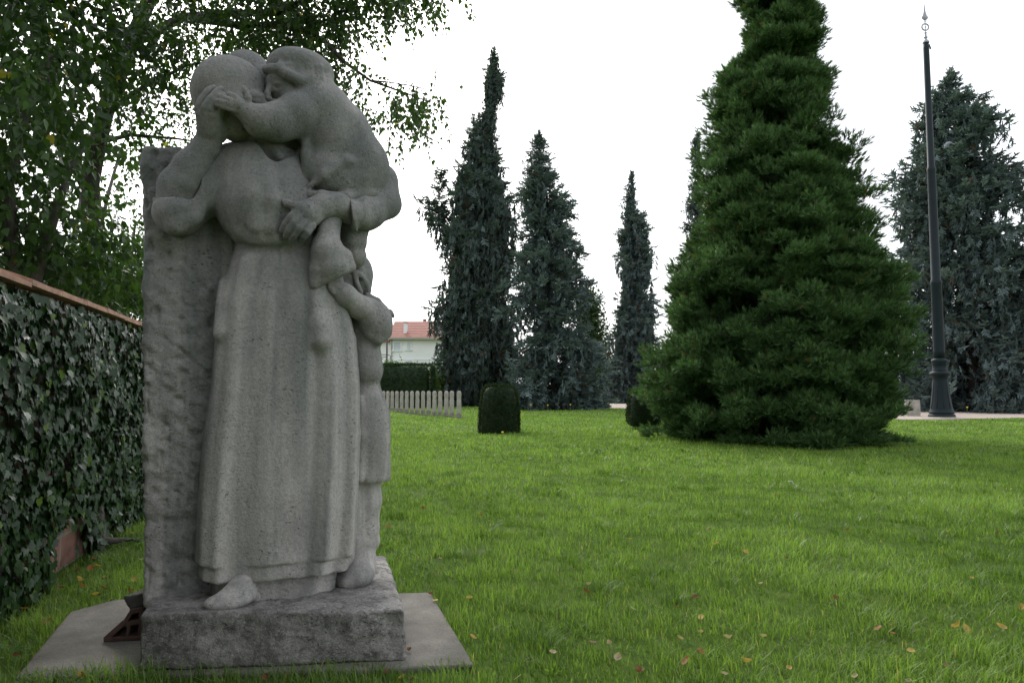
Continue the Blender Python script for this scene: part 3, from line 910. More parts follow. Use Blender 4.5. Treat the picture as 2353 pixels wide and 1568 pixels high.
def spruce(name, prof, Y, label, mat, dens=1.0, tw=0.55, droop=0.35, gap=0.0, seed=0, weep=0.0, group=None, parts_extra=None, step=0.42):
    r = np.random.default_rng(seed)
    A = prof_fn(prof, Y)
    zb, zt = 0.0, A[-1, 0]
    base = np.array([A[0, 1], Y, 0.0])
    root = empty(name, base, label, 'tree', group)
    zf = lambda z: (np.interp(z, A[:, 0], A[:, 1]), np.interp(z, A[:, 0], A[:, 2]), np.interp(z, A[:, 0], A[:, 3]))
    mb = MB()
    pts = []
    for z in np.linspace(0, zt, 12): pts.append((zf(z)[0], Y, z))
    mb.tube(pts, [max(0.02, 0.020*(zt)*(1 - i/11.5)) for i in range(12)], 8)
    T_pos, T_dir, T_sc, T_var = [], [], [], []
    z = max(0.2, A[0, 0])
    while z < zt - 0.1:
        cx_, rl, rr = zf(z)
        Rm = (rl + rr)/2
        nb = int(np.clip(4 + Rm*2.0, 4, 11) * dens)
        for _ in range(nb):
            ph = r.uniform(0, 2*np.pi)
            c_ = np.cos(ph)
            Rb = (rl*(0.5-0.5*c_) + rr*(0.5+0.5*c_))
            Rb = max(0.10, Rb - 0.22*tw*min(1, 1.6/max(Rb, .1))); tw_ = tw*float(np.clip(Rb/1.5, .42, 1))
            lump = 1 + 0.30*vnoise(np.array([[ph*1.2, z*0.55, seed]]), 1.0, seed)[0]
            if gap and vnoise(np.array([[ph*1.3, z*0.8, 5.5]]), 1.0, seed+3)[0] > 0.62 - gap: 
                if r.random() < 0.8: continue
            Lb = Rb * lump * r.uniform(0.60, 1.16) * (1.06 if Rb > 1.6 else 1)
            zz = z + r.uniform(-0.2, 0.2)
            n = max(2, int(Lb / step))
            up = 0.35 * np.clip((z/zt - 0.3), 0, 1)
            dr = droop * Lb * r.uniform(0.7, 1.3)
            ends = []
            for j in range(n + 1):
                t = (j + r.uniform(0.0, 0.6)) / (n + 0.6)
                if t < 0.22 and Lb > 1.2: continue
                px = cx_ + np.cos(ph)*Lb*t; py = Y + np.sin(ph)*Lb*t
                pz = zz + up*Lb*t - dr*t*t + 0.15*dr*max(0, t-0.75)*4*t
                k = 5 if t > 0.4 else 3
                for q in range(k):
                    sp = 0.24*Lb*t + 0.08
                    side = r.normal(0, 0.5)*sp
                    p_ = np.array([px - np.sin(ph)*side, py + np.cos(ph)*side, pz + r.normal(0, 0.08)])
                    dirn = np.array([np.cos(ph), np.sin(ph), 0.15 + up]) + r.normal(0, 0.45, 3)
                    if weep and r.random() < weep:
                        m_ = r.integers(2, 5)
                        for w_ in range(m_):
                            T_pos.append(p_ + [r.normal(0,.05), r.normal(0,.05), -w_*tw*0.55]); T_dir.append([r.normal(0,.28), r.normal(0,.28), -1]); T_sc.append(tw_*r.uniform(.6, .95)); T_var.append(r.normal(0.45-0.05*w_, .16))
                    else:
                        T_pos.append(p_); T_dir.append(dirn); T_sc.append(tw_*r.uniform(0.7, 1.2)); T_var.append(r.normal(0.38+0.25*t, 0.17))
            if Lb > 0.8:
                mb.tube([(cx_, Y, zz), (cx_+np.cos(ph)*Lb*.5, Y+np.sin(ph)*Lb*.5, zz+up*Lb*.5-dr*.25), (cx_+np.cos(ph)*Lb*.92, Y+np.sin(ph)*Lb*.92, zz+up*Lb*.9-dr*.8)], [0.05, 0.03, 0.012], 4)
        z += (0.20 + 0.12*Rm) / dens
    # leader
    for k in range(12):
        zz = zt + .15 - k*0.10; x0 = zf(zz)[0]
        for q in range(3):
            T_pos.append([x0, Y, zz]); a_ = r.uniform(0, 6.28); T_dir.append([np.cos(a_), np.sin(a_), 1.1 - k*0.06]); T_sc.append(tw*(.35 + .025*k)); T_var.append(.5)
    if parts_extra: parts_extra(r, T_pos, T_dir, T_sc, T_var, mb, tw)
    T_pos, T_dir, T_sc = np.array(T_pos), np.array(T_dir, float), np.array(T_sc)
    T_pos[:, 2] = np.maximum(T_pos[:, 2], 0.12)
    V, F, k = scatter(TW[0], TW[1], T_pos - base, frames(T_dir, r.uniform(-.6, .6, len(T_pos))), T_sc)
    var = np.clip(np.array(T_var), 0, 0.9); var[r.random(len(var)) < 0.02] = 1.0
    mbo = mb.make('trunk', M_BARK, root, True)
    mbo.data.transform(__import__('mathutils').Matrix.Translation(-Vector(base)))
    obj('crown', V, F, mat, root, False, np.repeat(var, k))
    return root
G_SP = 'tall spruces standing beyond the lawn'
def t1_extra(r, P_, D_, S_, W_, mb, tw):
    Y = 52.0
    for (u0, v0, u1, v1, h_) in ((1075,560,1004,470,3.2), (1070,520,962,462,2.2), (1060,600,985,480,2.4)):
        a, b_ = at(u0, v0, Y), at(u1, v1, Y)
        mb.tube([a, (a+b_)/2 + Vector((0,0,-.2)), b_], [.10, .07, .03], 5)
        for k in range(46):
            t = k/45; q = a.lerp(b_, t)
            for w_ in range(int(1 + h_*(1-0.3*t)*r.uniform(.2, 1)*1.5)):
                P_.append([q.x + r.normal(0,.15), Y + r.normal(0,.3), q.z - w_*0.5]); D_.append([r.normal(0,.4), r.normal(0,.4), -1 if w_ else .3]); S_.append(tw*r.uniform(.7,1)); W_.append(r.normal(.45,.15))
    a, b_ = at(1006, 520, Y), at(1012, 392, Y)
    for k in range(60):
        t = k/59; q = a.lerp(b_, t); rad = .75*(1-t)+.12
        for w_ in range(3):
            an = r.uniform(0, 6.28)
            P_.append([q.x + np.cos(an)*rad*r.random(), Y + np.sin(an)*rad*r.random(), q.z]); D_.append([np.cos(an), np.sin(an), .3]); S_.append(tw*r.uniform(.5,.8)); W_.append(r.normal(.45,.15))
spruce('spruce_tree', [(118,1128,1140,1134),(150,1108,1160,1134),(185,1102,1172,1130),(215,1108,1150,1124),(250,1080,1142,1120),(300,1072,1140,1112),(360,1055,1150,1108),(420,1045,1172,1108),(500,1032,1168,1106),(560,1022,1185,1105),(640,1014,1172,1104),(720,1006,1185,1102),(800,996,1190,1100),(900,1010,1185,1098),(926,1030,1180,1098)],
       52, 'tallest ragged spruce with hanging branches, beside the white house', M_SPRUCE_D, 1.15, 0.85, 0.5, 0.20, 11, 0.75, G_SP, t1_extra)
spruce('spruce_tree', [(308,1234,1244,1238),(350,1208,1268,1238),(400,1200,1288,1242),(440,1188,1308,1245),(480,1200,1310,1248),(560,1195,1325,1255),(620,1180,1340,1260),(700,1172,1345,1262),(780,1165,1365,1268),(860,1165,1388,1272),(910,1172,1410,1280),(938,1210,1395,1285)],
       42, 'broad blue spruce with branches to the ground, behind the clipped yew block', M_SPRUCE, 1.35, 0.62, 0.45, 0.10, 12, 0.15, G_SP)
spruce('spruce_tree', [(400,1446,1458,1452),(430,1432,1475,1452),(480,1422,1470,1450),(500,1424,1492,1450),(560,1410,1502,1450),(640,1420,1497,1450),(740,1405,1502,1450),(820,1396,1500,1450),(900,1398,1495,1450),(918,1405,1488,1450)],
       62, 'slim ragged blue spruce, standing alone left of the big dark green conifer', M_SPRUCE, 1.0, 0.85, 0.5, 0.22, 13, 0.55, G_SP)
spruce('spruce_tree', [(303,1592,1604,1600),(320,1575,1612,1600),(340,1590,1608,1600),(380,1578,1618,1602),(450,1568,1625,1604),(550,1556,1640,1606),(700,1545,1670,1610),(850,1540,1690,1612),(925,1560,1680,1612)],
       46, 'spruce almost hidden behind the big dark green conifer, its thin top showing', M_SPRUCE_D, 0.9, 0.65, 0.45, 0.12, 14, 0.4, G_SP)
spruce('spruce_tree', [(165,2180,2192,2186),(195,2150,2218,2188),(240,2112,2250,2190),(300,2098,2275,2194),(340,2082,2312,2198),(400,2056,2325,2204),(470,2052,2345,2210),(540,2042,2375,2216),(600,2075,2385,2222),(700,2072,2405,2228),(800,2068,2425,2232),(880,2072,2430,2236),(916,2125,2400,2238)],
       36, 'wide spreading blue spruce behind the flagpole at the right', M_SPRUCE, 1.45, 0.60, 0.42, 0.32, 15, 0.25, G_SP)

# ---------------- the giant sequoia
def spray_template(seed=1):
    r = np.random.default_rng(seed); V, F = [], []
    for k in range(9):
        a = r.normal(0, 0.42); e = r.normal(0.15, 0.35)
        d = np.array([np.sin(a), np.cos(a)*np.cos(e), np.sin(e)]); d /= np.linalg.norm(d)
        s = np.cross(d, unit(1)[0]); s /= np.linalg.norm(s)
        st = np.array([0, 0.0 + 0.25*r.random(), 0]); l = r.uniform(.55, 1.0)
        i = len(V); w = 0.055
        V.extend([st - s*w*.5, st + s*w*.5, st + d*l*0.6 + s*w*.55, st + d*l, st + d*l*0.6 - s*w*.55])
        F.extend([(i, i+1, i+2), (i, i+2, i+4), (i+4, i+2, i+3)])
    return np.array(V), np.array(F)
SPRAY = spray_template()
def sequoia():
    r = np.random.default_rng(21)
    Y = 15.2
    prof = [(-330,1786,1800,1792),(-250,1770,1815,1790),(-100,1730,1860,1790),(0,1692,1890,1790),(60,1680,1908,1788),(110,1672,1915,1786),(165,1668,1908,1784),(200,1646,1922,1782),(260,1625,1950,1780),(330,1612,1955,1780),(400,1588,1980,1780),(500,1572,2000,1780),(560,1562,2020,1780),(640,1545,2062,1780),(700,1520,2082,1780),(760,1500,2108,1780),(800,1490,2122,1780),(870,1460,2110,1780),(950,1455,2075,1780),(1000,1480,2090,1780)]
    A = prof_fn(prof, Y)
    zt = A[-1, 0]; base = np.array([A[0, 1], Y, 0.0])
    root = empty('giant_sequoia', base, 'large bushy dark green conifer on the lawn, nearest of the tall trees', 'tree')
    mb = MB(); mb.tube([(A[0,1], Y, z) for z in np.linspace(0, zt, 10)], [0.30*(1-i/9.4)+.01 for i in range(10)], 10)
    Pp, Dd, Ss, Vv = [], [], [], []
    z = 0.25
    while z < zt - 0.05:
        cx_ = np.interp(z, A[:,0], A[:,1]); rl = np.interp(z, A[:,0], A[:,2]); rr = .91*np.interp(z, A[:,0], A[:,3])
        Rm = (rl+rr)/2
        nb = int(5 + Rm*(4.6 if z > 4 else 7.6))
        for _ in range(nb):
            ph = r.uniform(0, 2*np.pi); c_ = np.cos(ph)
            Rb = rl*(.5-.5*c_) + rr*(.5+.5*c_)
            lump = vnoise(np.array([[np.cos(ph)*1.6, np.sin(ph)*1.6, z*0.9]]), 1.0, 77)[0]
            Rb = max(.2, Rb - .26)*(1 + 0.10*lump)
            Lb = Rb*r.uniform(0.72, 1.03)
            rise = 0.30*Lb*np.clip((z - 1.2)/3.0, -0.45, 0.5)
            ax = np.array([np.cos(ph), np.sin(ph), 0])
            z0_ = z; z = max(.15, z + r.uniform(-.42, .42))
            tip = np.array([cx_, Y, z]) + ax*Lb + [0, 0, rise]
            mb.tube([(cx_, Y, z), tuple(np.array([cx_, Y, z]) + ax*Lb*.5 + [0,0,rise*.3]), tuple(tip)], [.02, .014, .006], 4)
            # a tuft dome at the tip and smaller ones behind it
            for t, cr, n in ((1.0, .25, 54), (1.0, .23, 48), (.97, .22, 40), (.93, .22, 38), (.86, .24, 30), (0.72, 0.30, 26), (0.50, 0.32, 18)):
                if Lb < 0.5 and t < .8: continue
                cr = cr*min(1, 0.35 + Lb/1.6); c0 = np.array([cx_, Y, z]) + ax*Lb*t + [0, 0, rise*t*t] + r.normal(0, 1, 3)*[.20, .20, .13]*min(1, Lb/1.5)*(t > .8)
                o_ = unit(n)*np.array([1, 1, 0.72]); o_[:, 2] = np.where(o_[:, 2] < -.2, o_[:, 2]*.5, o_[:, 2])
                q = c0 + o_*cr*r.uniform(.25, 1, (n, 1)) - ax*cr*.5
                dd = o_*0.8 + ax*0.55 + [0, 0, 0.75] + r.normal(0, .22, (n, 3))
                Pp.append(q); Dd.append(dd); Ss.append(r.uniform(.11, .20, n)); Vv.append(np.clip(r.normal(.38 + .26*o_[:, 2] + 0.12*lump + (0.10 if t==1 else 0), .13, n), 0, .92))  # spray colour lighter on dome tops, darker below: light from above painted in
            z = z0_
        z += 0.16 + 0.02*Rm
    Pp, Dd, Ss, Vv = np.concatenate(Pp), np.concatenate(Dd), np.concatenate(Ss), np.concatenate(Vv)
    Pp[:, 2] = np.maximum(Pp[:, 2], 0.06)
    print('sequoia sprays', len(Pp))
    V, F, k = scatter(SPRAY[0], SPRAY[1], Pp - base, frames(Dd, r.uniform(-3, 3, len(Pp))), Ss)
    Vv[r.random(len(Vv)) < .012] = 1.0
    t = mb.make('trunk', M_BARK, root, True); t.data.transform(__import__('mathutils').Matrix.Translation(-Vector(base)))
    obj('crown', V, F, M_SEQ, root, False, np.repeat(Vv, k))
sequoia()

# ---------------- clipped yew blocks
M_YEW = leaf_mat('clipped_yew', (0.010, 0.024, 0.008), (0.040, 0.075, 0.018), (0.10, 0.13, 0.03), 0.10, 0.6, 0.25, (0.93, 1.0))
def clip_bush(name, base, wx, wy, h, label, cat, mat, n, lsize, e=6.5, taper=0.085, rnd=0.25, seed=3, group=None, trunk=True):
    r = np.random.default_rng(seed)
    root = empty(name, base, label, cat, group)
    g = 26
    def surf(a, b_, c_):
        """superellipsoid-ish block: unit direction -> point"""
        e = 5.0
        k = (np.abs(a)**e + np.abs(b_)**e)**(1/e)
        return k
    d = unit(n)
    e = float(e)
    k = (np.abs(d[:,0])**e + np.abs(d[:,1])**e + np.abs(d[:,2])**e)**(1/e)
    q = d/k[:, None]
    nrm = np.sign(q)*np.abs(q)**(e-1); nrm /= np.linalg.norm(nrm, axis=1, keepdims=True)
    z = (q[:, 2]*.5 + .5)*h
    tp = 1 - taper*np.clip(z/h, 0, 1)**2*2 + 0.03
    Pq = np.stack([q[:,0]*wx/2*tp, q[:,1]*wy/2*tp, z], 1) * 1.0
    Pq += nrm*(r.normal(0, lsize*.35, (n, 1)) + 0.012*vnoise(Pq, 6, 4)[:, None])
    D = nrm*0.7 + r.normal(0, .5, (n, 3)) + [0, 0, .25]
    V, F, kk = scatter(TW[0][:25], TW[1][:15], Pq, frames(D, r.uniform(-3, 3, n)), np.full(n, lsize)*r.uniform(.6, 1.3, n))
    vv = np.clip(r.normal(.35, .18, n), 0, .9); vv[r.random(n) < .03] = 1
    # inner body
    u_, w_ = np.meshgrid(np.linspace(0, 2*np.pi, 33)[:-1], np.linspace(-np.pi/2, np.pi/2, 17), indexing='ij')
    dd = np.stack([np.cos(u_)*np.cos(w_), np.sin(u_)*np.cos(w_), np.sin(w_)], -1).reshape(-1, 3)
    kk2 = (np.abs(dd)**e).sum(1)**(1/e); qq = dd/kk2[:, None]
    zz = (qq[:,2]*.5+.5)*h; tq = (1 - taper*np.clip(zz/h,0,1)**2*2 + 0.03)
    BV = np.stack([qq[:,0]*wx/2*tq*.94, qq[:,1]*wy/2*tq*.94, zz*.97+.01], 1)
    BF = []
    for i in range(32):
        for j in range(16): BF.append((i*17+j, ((i+1)%32)*17+j, ((i+1)%32)*17+j+1, i*17+j+1))
    BF = np.array(BF)
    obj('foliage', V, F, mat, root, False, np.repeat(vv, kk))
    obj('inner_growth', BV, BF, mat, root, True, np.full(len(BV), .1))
    if trunk:
        mb = MB(); mb.tube([(0,0,-.02),(0,0,h*.3)], [.09,.07], 8); mb.make('trunk', M_BARK, root, True)
    return root
q = ground(1148, 990)
clip_bush('clipped_yew', (q.x, 17.6, -.16), 0.93, 0.93, 1.31, 'small dark yew clipped to a rounded block, alone on the open lawn', 'shrub', M_YEW, 15000, .045, group='clipped yews on the lawn')
q = at(1480, 980, 19.5)
clip_bush('clipped_yew', (q.x, 19.5, .10), 0.85, 0.85, 0.93, 'small clipped yew half hidden behind the left skirt of the big green conifer', 'shrub', M_YEW, 8000, .045, group='clipped yews on the lawn', seed=5)

# ---------------- far hedge, shrubs, deciduous tree
M_HEDGE = leaf_mat('hedge_leaves', (0.012, 0.030, 0.008), (0.035, 0.080, 0.018), (0.07, 0.12, 0.02), .2, .5, .3, (.9, 1.0))
M_LIGHT = leaf_mat('light_shrub_leaves', (0.05, 0.10, 0.015), (0.14, 0.22, 0.03), (0.20, .26, .04), .35, .5, .3, (.9, 1.0))
a, b_ = at(700, 900, 45), at(986, 900, 45)
clip_bush('clipped_hedge', ((a.x+b_.x)/2, 45.6, 0), b_.x-a.x, 1.6, at(985, 838, 45).z, 'long dark green hedge clipped square, in front of the white house', 'hedge', M_HEDGE, 26000, .14, 24, taper=0.0, seed=6)
LEAF4 = (np.array([(0,0,0),(-.32,.38,.05),(0,1,0),(.32,.38,.05),(0,.45,-.04)]), np.array([(0,4,1),(4,2,1),(0,3,4),(4,3,2)]))
def leafy(name, base, blobs, n, size, mat, label, cat, group=None, trunk=None, seed=1, tmpl=LEAF4, clump=9, spread=.35):
    """crown of leaf clumps inside 3D ellipsoids: blobs = (centre, radii, weight)"""
    r = np.random.default_rng(seed)
    root = empty(name, base, label, cat, group)
    w = np.array([q[2] for q in blobs], float); w /= w.sum()
    nc = n // clump
    ch = r.choice(len(blobs), nc, p=w)
    C_ = np.array([blobs[i][0] for i in ch]); R_ = np.array([blobs[i][1] for i in ch])
    o_ = unit(nc)*r.uniform(0, 1, (nc, 1))**(1/2.2)
    cc = C_ + o_*R_
    pos = np.repeat(cc, clump, 0) + r.normal(0, spread*size*4, (nc*clump, 3))
    cv = np.repeat(r.normal(.45, .14, nc), clump)
    D = r.normal(0, .8, (len(pos), 3)) + [0, 0, -.3]
    V, F, k = scatter(tmpl[0], tmpl[1], pos - np.array(base), frames(D, r.uniform(-3, 3, len(pos))), size*r.uniform(.6, 1.25, len(pos)))
    vv = np.clip(cv + r.normal(0, .14, len(pos)), 0, .9); vv[r.random(len(vv)) < .03] = 1
    if trunk:
        mb = MB()
        for pts, rad in trunk: mb.tube([tuple(np.array(q) - np.array(base)) for q in pts], rad, 8)
        mb.make('trunk', M_BARK, root, True)
    obj('crown', V, F, mat, root, False, np.repeat(vv, k))
    return root
M_DECID = leaf_mat('dark_tree_leaves', (0.018, 0.040, 0.012), (0.055, 0.100, 0.028), (0.10, .12, .03), .3, .5, .3, (.93, 1.0))
c = at(1358, 770, 70)
leafy('broadleaf_tree', (c.x, 70, 0), [((c.x, 70, 5.5), (1.6, 1.6, 4.8), 5), ((c.x-.4, 70, 9.5), (1.0, 1.0, 1.9), 1.4), ((c.x+.6, 70, 3), (1.5, 1.5, 2.6), 2)], 16000, .28, M_DECID,
      'dark green broadleaf tree between two blue spruces', 'tree', None, [([(c.x,70,0),(c.x,70,5),(c.x-.3,70,9.5)], [.25,.18,.06])], 31)
c = at(1388, 860, 66)
leafy('rounded_shrub', (c.x, 66, 0), [((c.x, 66, 1.6), (1.0, 1.0, 1.7), 1)], 2600, .22, M_HEDGE, 'dark rounded shrub below the broadleaf tree, between the spruces', 'shrub', None, None, 32)
c = at(1000, 850, 50)
leafy('garden_shrub', (c.x, 50, 0), [((c.x, 50, 1.5), (.9, .8, 1.4), 1)], 2500, .16, M_LIGHT, 'light green shrub peeping over the end of the clipped hedge', 'shrub', None, None, 33)
# growth showing above the long hedge, in front of the house
c = at(905, 833, 52)
leafy('garden_shrub', (c.x, 52, 0), [((c.x, 52, 1.6), (1.9, .6, 1.75), 3), ((c.x+1.6, 52, 1.4), (.9, .6, 1.7), 1), ((c.x-2.4, 52, 1.5), (1.2, .6, 1.9), 1)], 5200, .16, M_LIGHT, 'pale green shoots rising behind the top of the long clipped hedge', 'shrub', None, None, 34)
# far tree belt at the right edge and across the horizon
for i, (u, Yd, hh, ww) in enumerate(((2340, 80, 6.6, 4.0), (2420, 74, 7.5, 4.5), (2520, 78, 8.0, 5.0))):
    c = at(u, 880, Yd)
    leafy('broadleaf_tree', (c.x, Yd, 0), [((c.x, Yd, hh*.55), (ww*.55, ww*.5, hh*.45), 3), ((c.x+ww*.3, Yd, hh*.4), (ww*.4, ww*.4, hh*.35), 1)], 7000, .34, (M_DECID, M_LIGHT, M_DECID)[i],
          ('distant green tree at the right edge, beyond the wide spruce', 'pale green far tree outside the right spruce', 'dark far tree farthest to the right')[i], 'tree', None, [([(c.x,Yd,0),(c.x,Yd,hh*.6)], [.25,.1])], 40+i)
a, b_ = at(1300, 900, 88), at(2900, 900, 88)
clip_bush('clipped_hedge', ((a.x+b_.x)/2, 88, 0), b_.x-a.x, 1.6, 2.0, 'low far hedge running along the back of the cemetery', 'hedge', M_HEDGE, 16000, .35, 24, taper=0.0, seed=8, trunk=False)
# ================================================================== LEFT WALL, IVY
from mathutils import Matrix
WA = math.atan(0.257)            # the wall leans away to the left of +Y
def wp(s, out, z):               # s metres along the wall from (-2.357, 3.35), out = towards the lawn
    dx, dy = -math.sin(WA), math.cos(WA)
    nx, ny = math.cos(WA), math.sin(WA)
    return np.array([-2.357 + dx*s + nx*out, 3.35 + dy*s + ny*out, z])
m, nt, b = mat_new('red_clay_blocks'); M_BRICK = m
tc = coords(nt)
mp = mapping(nt, tc, (1, 1, 1), (0, math.radians(90), math.radians(90)))
sepx = nt.nodes.new('ShaderNodeSeparateXYZ'); nt.links.new(tc, sepx.inputs[0])
cmb = nt.nodes.new('ShaderNodeCombineXYZ'); nt.links.new(sepx.outputs[1], cmb.inputs[0]); nt.links.new(sepx.outputs[2], cmb.inputs[1])
bt = nt.nodes.new('ShaderNodeTexBrick')
bt.inputs['Scale'].default_value = 1.0; bt.inputs['Brick Width'].default_value = 0.30; bt.inputs['Row Height'].default_value = 0.19
bt.inputs['Mortar Size'].default_value = 0.010
bt.inputs['Color1'].default_value = (0.24, 0.12, 0.09, 1); bt.inputs['Color2'].default_value = (0.18, 0.10, 0.078, 1); bt.inputs['Mortar'].default_value = (0.22, 0.20, 0.17, 1)
nt.links.new(cmb.outputs[0], bt.inputs['Vector'])
c = mix(nt, 0.5, bt.outputs['Color'], ramp(nt, noise(nt, tc, 9, 5), [(0.3, (0.3,)*3), (0.7, (0.75,)*3)]), 'OVERLAY')
nt.links.new(c, b.inputs['Base Color']); b.inputs['Roughness'].default_value = 0.9
bump(nt, b, bt.outputs['Fac'], -0.6, 0.01)
M_COPE = plain('coping_tiles', (0.46, 0.27, 0.20), 0.85, 0.35, 12, 0, 0.004)
wall = empty('brick_wall', (-2.357, 3.35, 0), 'long red clay block wall with terracotta coping, mostly under ivy', 'wall')
wall.rotation_euler[2] = WA
mb = MB(); mb.box(-0.26, 0, -6, 32, -0.1, 1.50); mb.make('masonry', M_BRICK, wall)
mb = MB()
r = random.Random(4)
s = -6.0
while s < 31.7:
    w = 0.40
    t = r.uniform(-.006, .006)
    mb.add([(-.33,s,1.503+t),(.07,s,1.503+t),(.07,s+w-.006,1.500+t),(-.33,s+w-.006,1.500+t),(-.33,s,1.535+t),(-.13,s,1.60+t),(.07,s,1.532+t),(-.33,s+w-.006,1.525+t),(-.13,s+w-.006,1.59+t),(.07,s+w-.006,1.522+t)],
           [(0,3,2,1),(0,1,6,5,4),(3,7,8,9,2),(1,2,9,6),(0,4,7,3),(4,5,8,7),(5,6,9,8)])
    s += w
mb.make('coping', M_COPE, wall)

M_IVY = leaf_mat('ivy_leaves', (0.008, 0.024, 0.008), (0.025, 0.060, 0.018), (0.11, 0.18, 0.03), 0.06, 0.32, 0.30, (0.955, 0.99))
def ivy_leaf():
    pts = [(0,0),(-.30,-.12),(-.50,.16),(-.36,.34),(-.34,.62),(-.16,.58),(0,1.0),(.16,.58),(.34,.62),(.36,.34),(.50,.16),(.30,-.12)]
    V = [(x, y, 0.10*abs(x) - 0.10*(y-0.4)**2) for x, y in pts] + [(0, .35, -.02)]
    F = [(12, (i+1) % 12, i) for i in range(12)]
    return np.array(V), np.array(F)
IVT = ivy_leaf()
def ivy():
    r = np.random.default_rng(5)
    base = wp(0, 0, 0)
    root = empty('ivy', base, 'dense glossy dark green ivy hanging over the brick wall', 'ivy')
    S_, Z_, C_ = [], [], []
    for s0, s1, dens, sz in ((-2.5, 1.5, 1900, 0.050), (1.5, 4.5, 2100, 0.046), (4.5, 9, 1300, 0.050), (9, 26, 90, 0.11)):
        n = int((s1-s0)*1.55*dens)
        S_.append(r.uniform(s0, s1, n)); Z_.append(r.uniform(0.0, 1.49, n)); C_.append(np.full(n, sz))
    S, Z, C = np.concatenate(S_), np.concatenate(Z_), np.concatenate(C_)
    # bare patches low down where the blocks show
    bare = ((S-0.72)/0.34)**2 + ((Z-0.10)/0.22)**2 < 1 + 0.3*np.sin(S*30)
    bare |= ((S-1.9)/0.9)**2 + (Z/0.03)**2 < 1
    keep = ~bare | (r.random(len(S)) < .04)
    S, Z, C = S[keep], Z[keep], C[keep]; n = len(S)
    Pn = np.stack([S, Z, S*0], 1)
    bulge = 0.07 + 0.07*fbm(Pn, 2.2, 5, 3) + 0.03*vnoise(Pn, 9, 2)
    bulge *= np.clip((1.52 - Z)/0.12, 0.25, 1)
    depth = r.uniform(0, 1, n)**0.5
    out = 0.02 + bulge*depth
    nx, ny = math.cos(WA), math.sin(WA); tx, ty = -math.sin(WA), math.cos(WA)
    pos = np.stack([base[0] + tx*S + nx*out, base[1] + ty*S + ny*out, Z], 1)
    # leaf hangs: forward = down-ish, normal = outwards and a little up
    fwd = np.stack([r.normal(0, .45, n), r.normal(-1, .35, n)], 1)      # along wall, vertical
    D = np.stack([tx*fwd[:, 0] + nx*.35*r.random(n), ty*fwd[:, 0] + ny*.35*r.random(n), fwd[:, 1]], 1)
    D /= np.linalg.norm(D, axis=1, keepdims=True)
    nn = np.stack([nx + r.normal(0, .30, n), ny + r.normal(0, .30, n), 0.30 + r.normal(0, .26, n)], 1)
    S3 = np.cross(D, nn); S3 /= np.linalg.norm(S3, axis=1, keepdims=True)
    U3 = np.cross(S3, D)
    M = np.stack([S3, D, U3], 2)
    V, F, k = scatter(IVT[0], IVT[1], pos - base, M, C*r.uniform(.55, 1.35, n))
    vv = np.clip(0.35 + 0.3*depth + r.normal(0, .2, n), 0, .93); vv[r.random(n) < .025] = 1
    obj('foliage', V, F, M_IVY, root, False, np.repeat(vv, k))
    mb = MB()
    rr = random.Random(2)
    for s0, r0 in ((1.18, .045), (-.2, .02), (2.6, .03), (4.1, .03), (.15, .018)):
        pts, rad = [], []
        for i in range(9):
            t = i/8; q = wp(s0 + rr.uniform(-.05, .05) + t*.2, .03 + .03*(1-t), -.03 + t*1.3) - base
            pts.append(tuple(q)); rad.append(r0*(1-.75*t))
        mb.tube(pts, rad, 7); mb.make('stem', M_BARK2, root, True); mb = MB()
    pts = [wp(1.10, .02, .14), wp(1.20, .07, .07), wp(1.32, .14, .045), wp(1.42, .20, .03), wp(1.50, .27, .0)]
    mb.tube([tuple(q - base) for q in pts], [.035, .030, .020, .012, .006], 8)
    mb.make('root', M_BARK, root, True)
ivy()

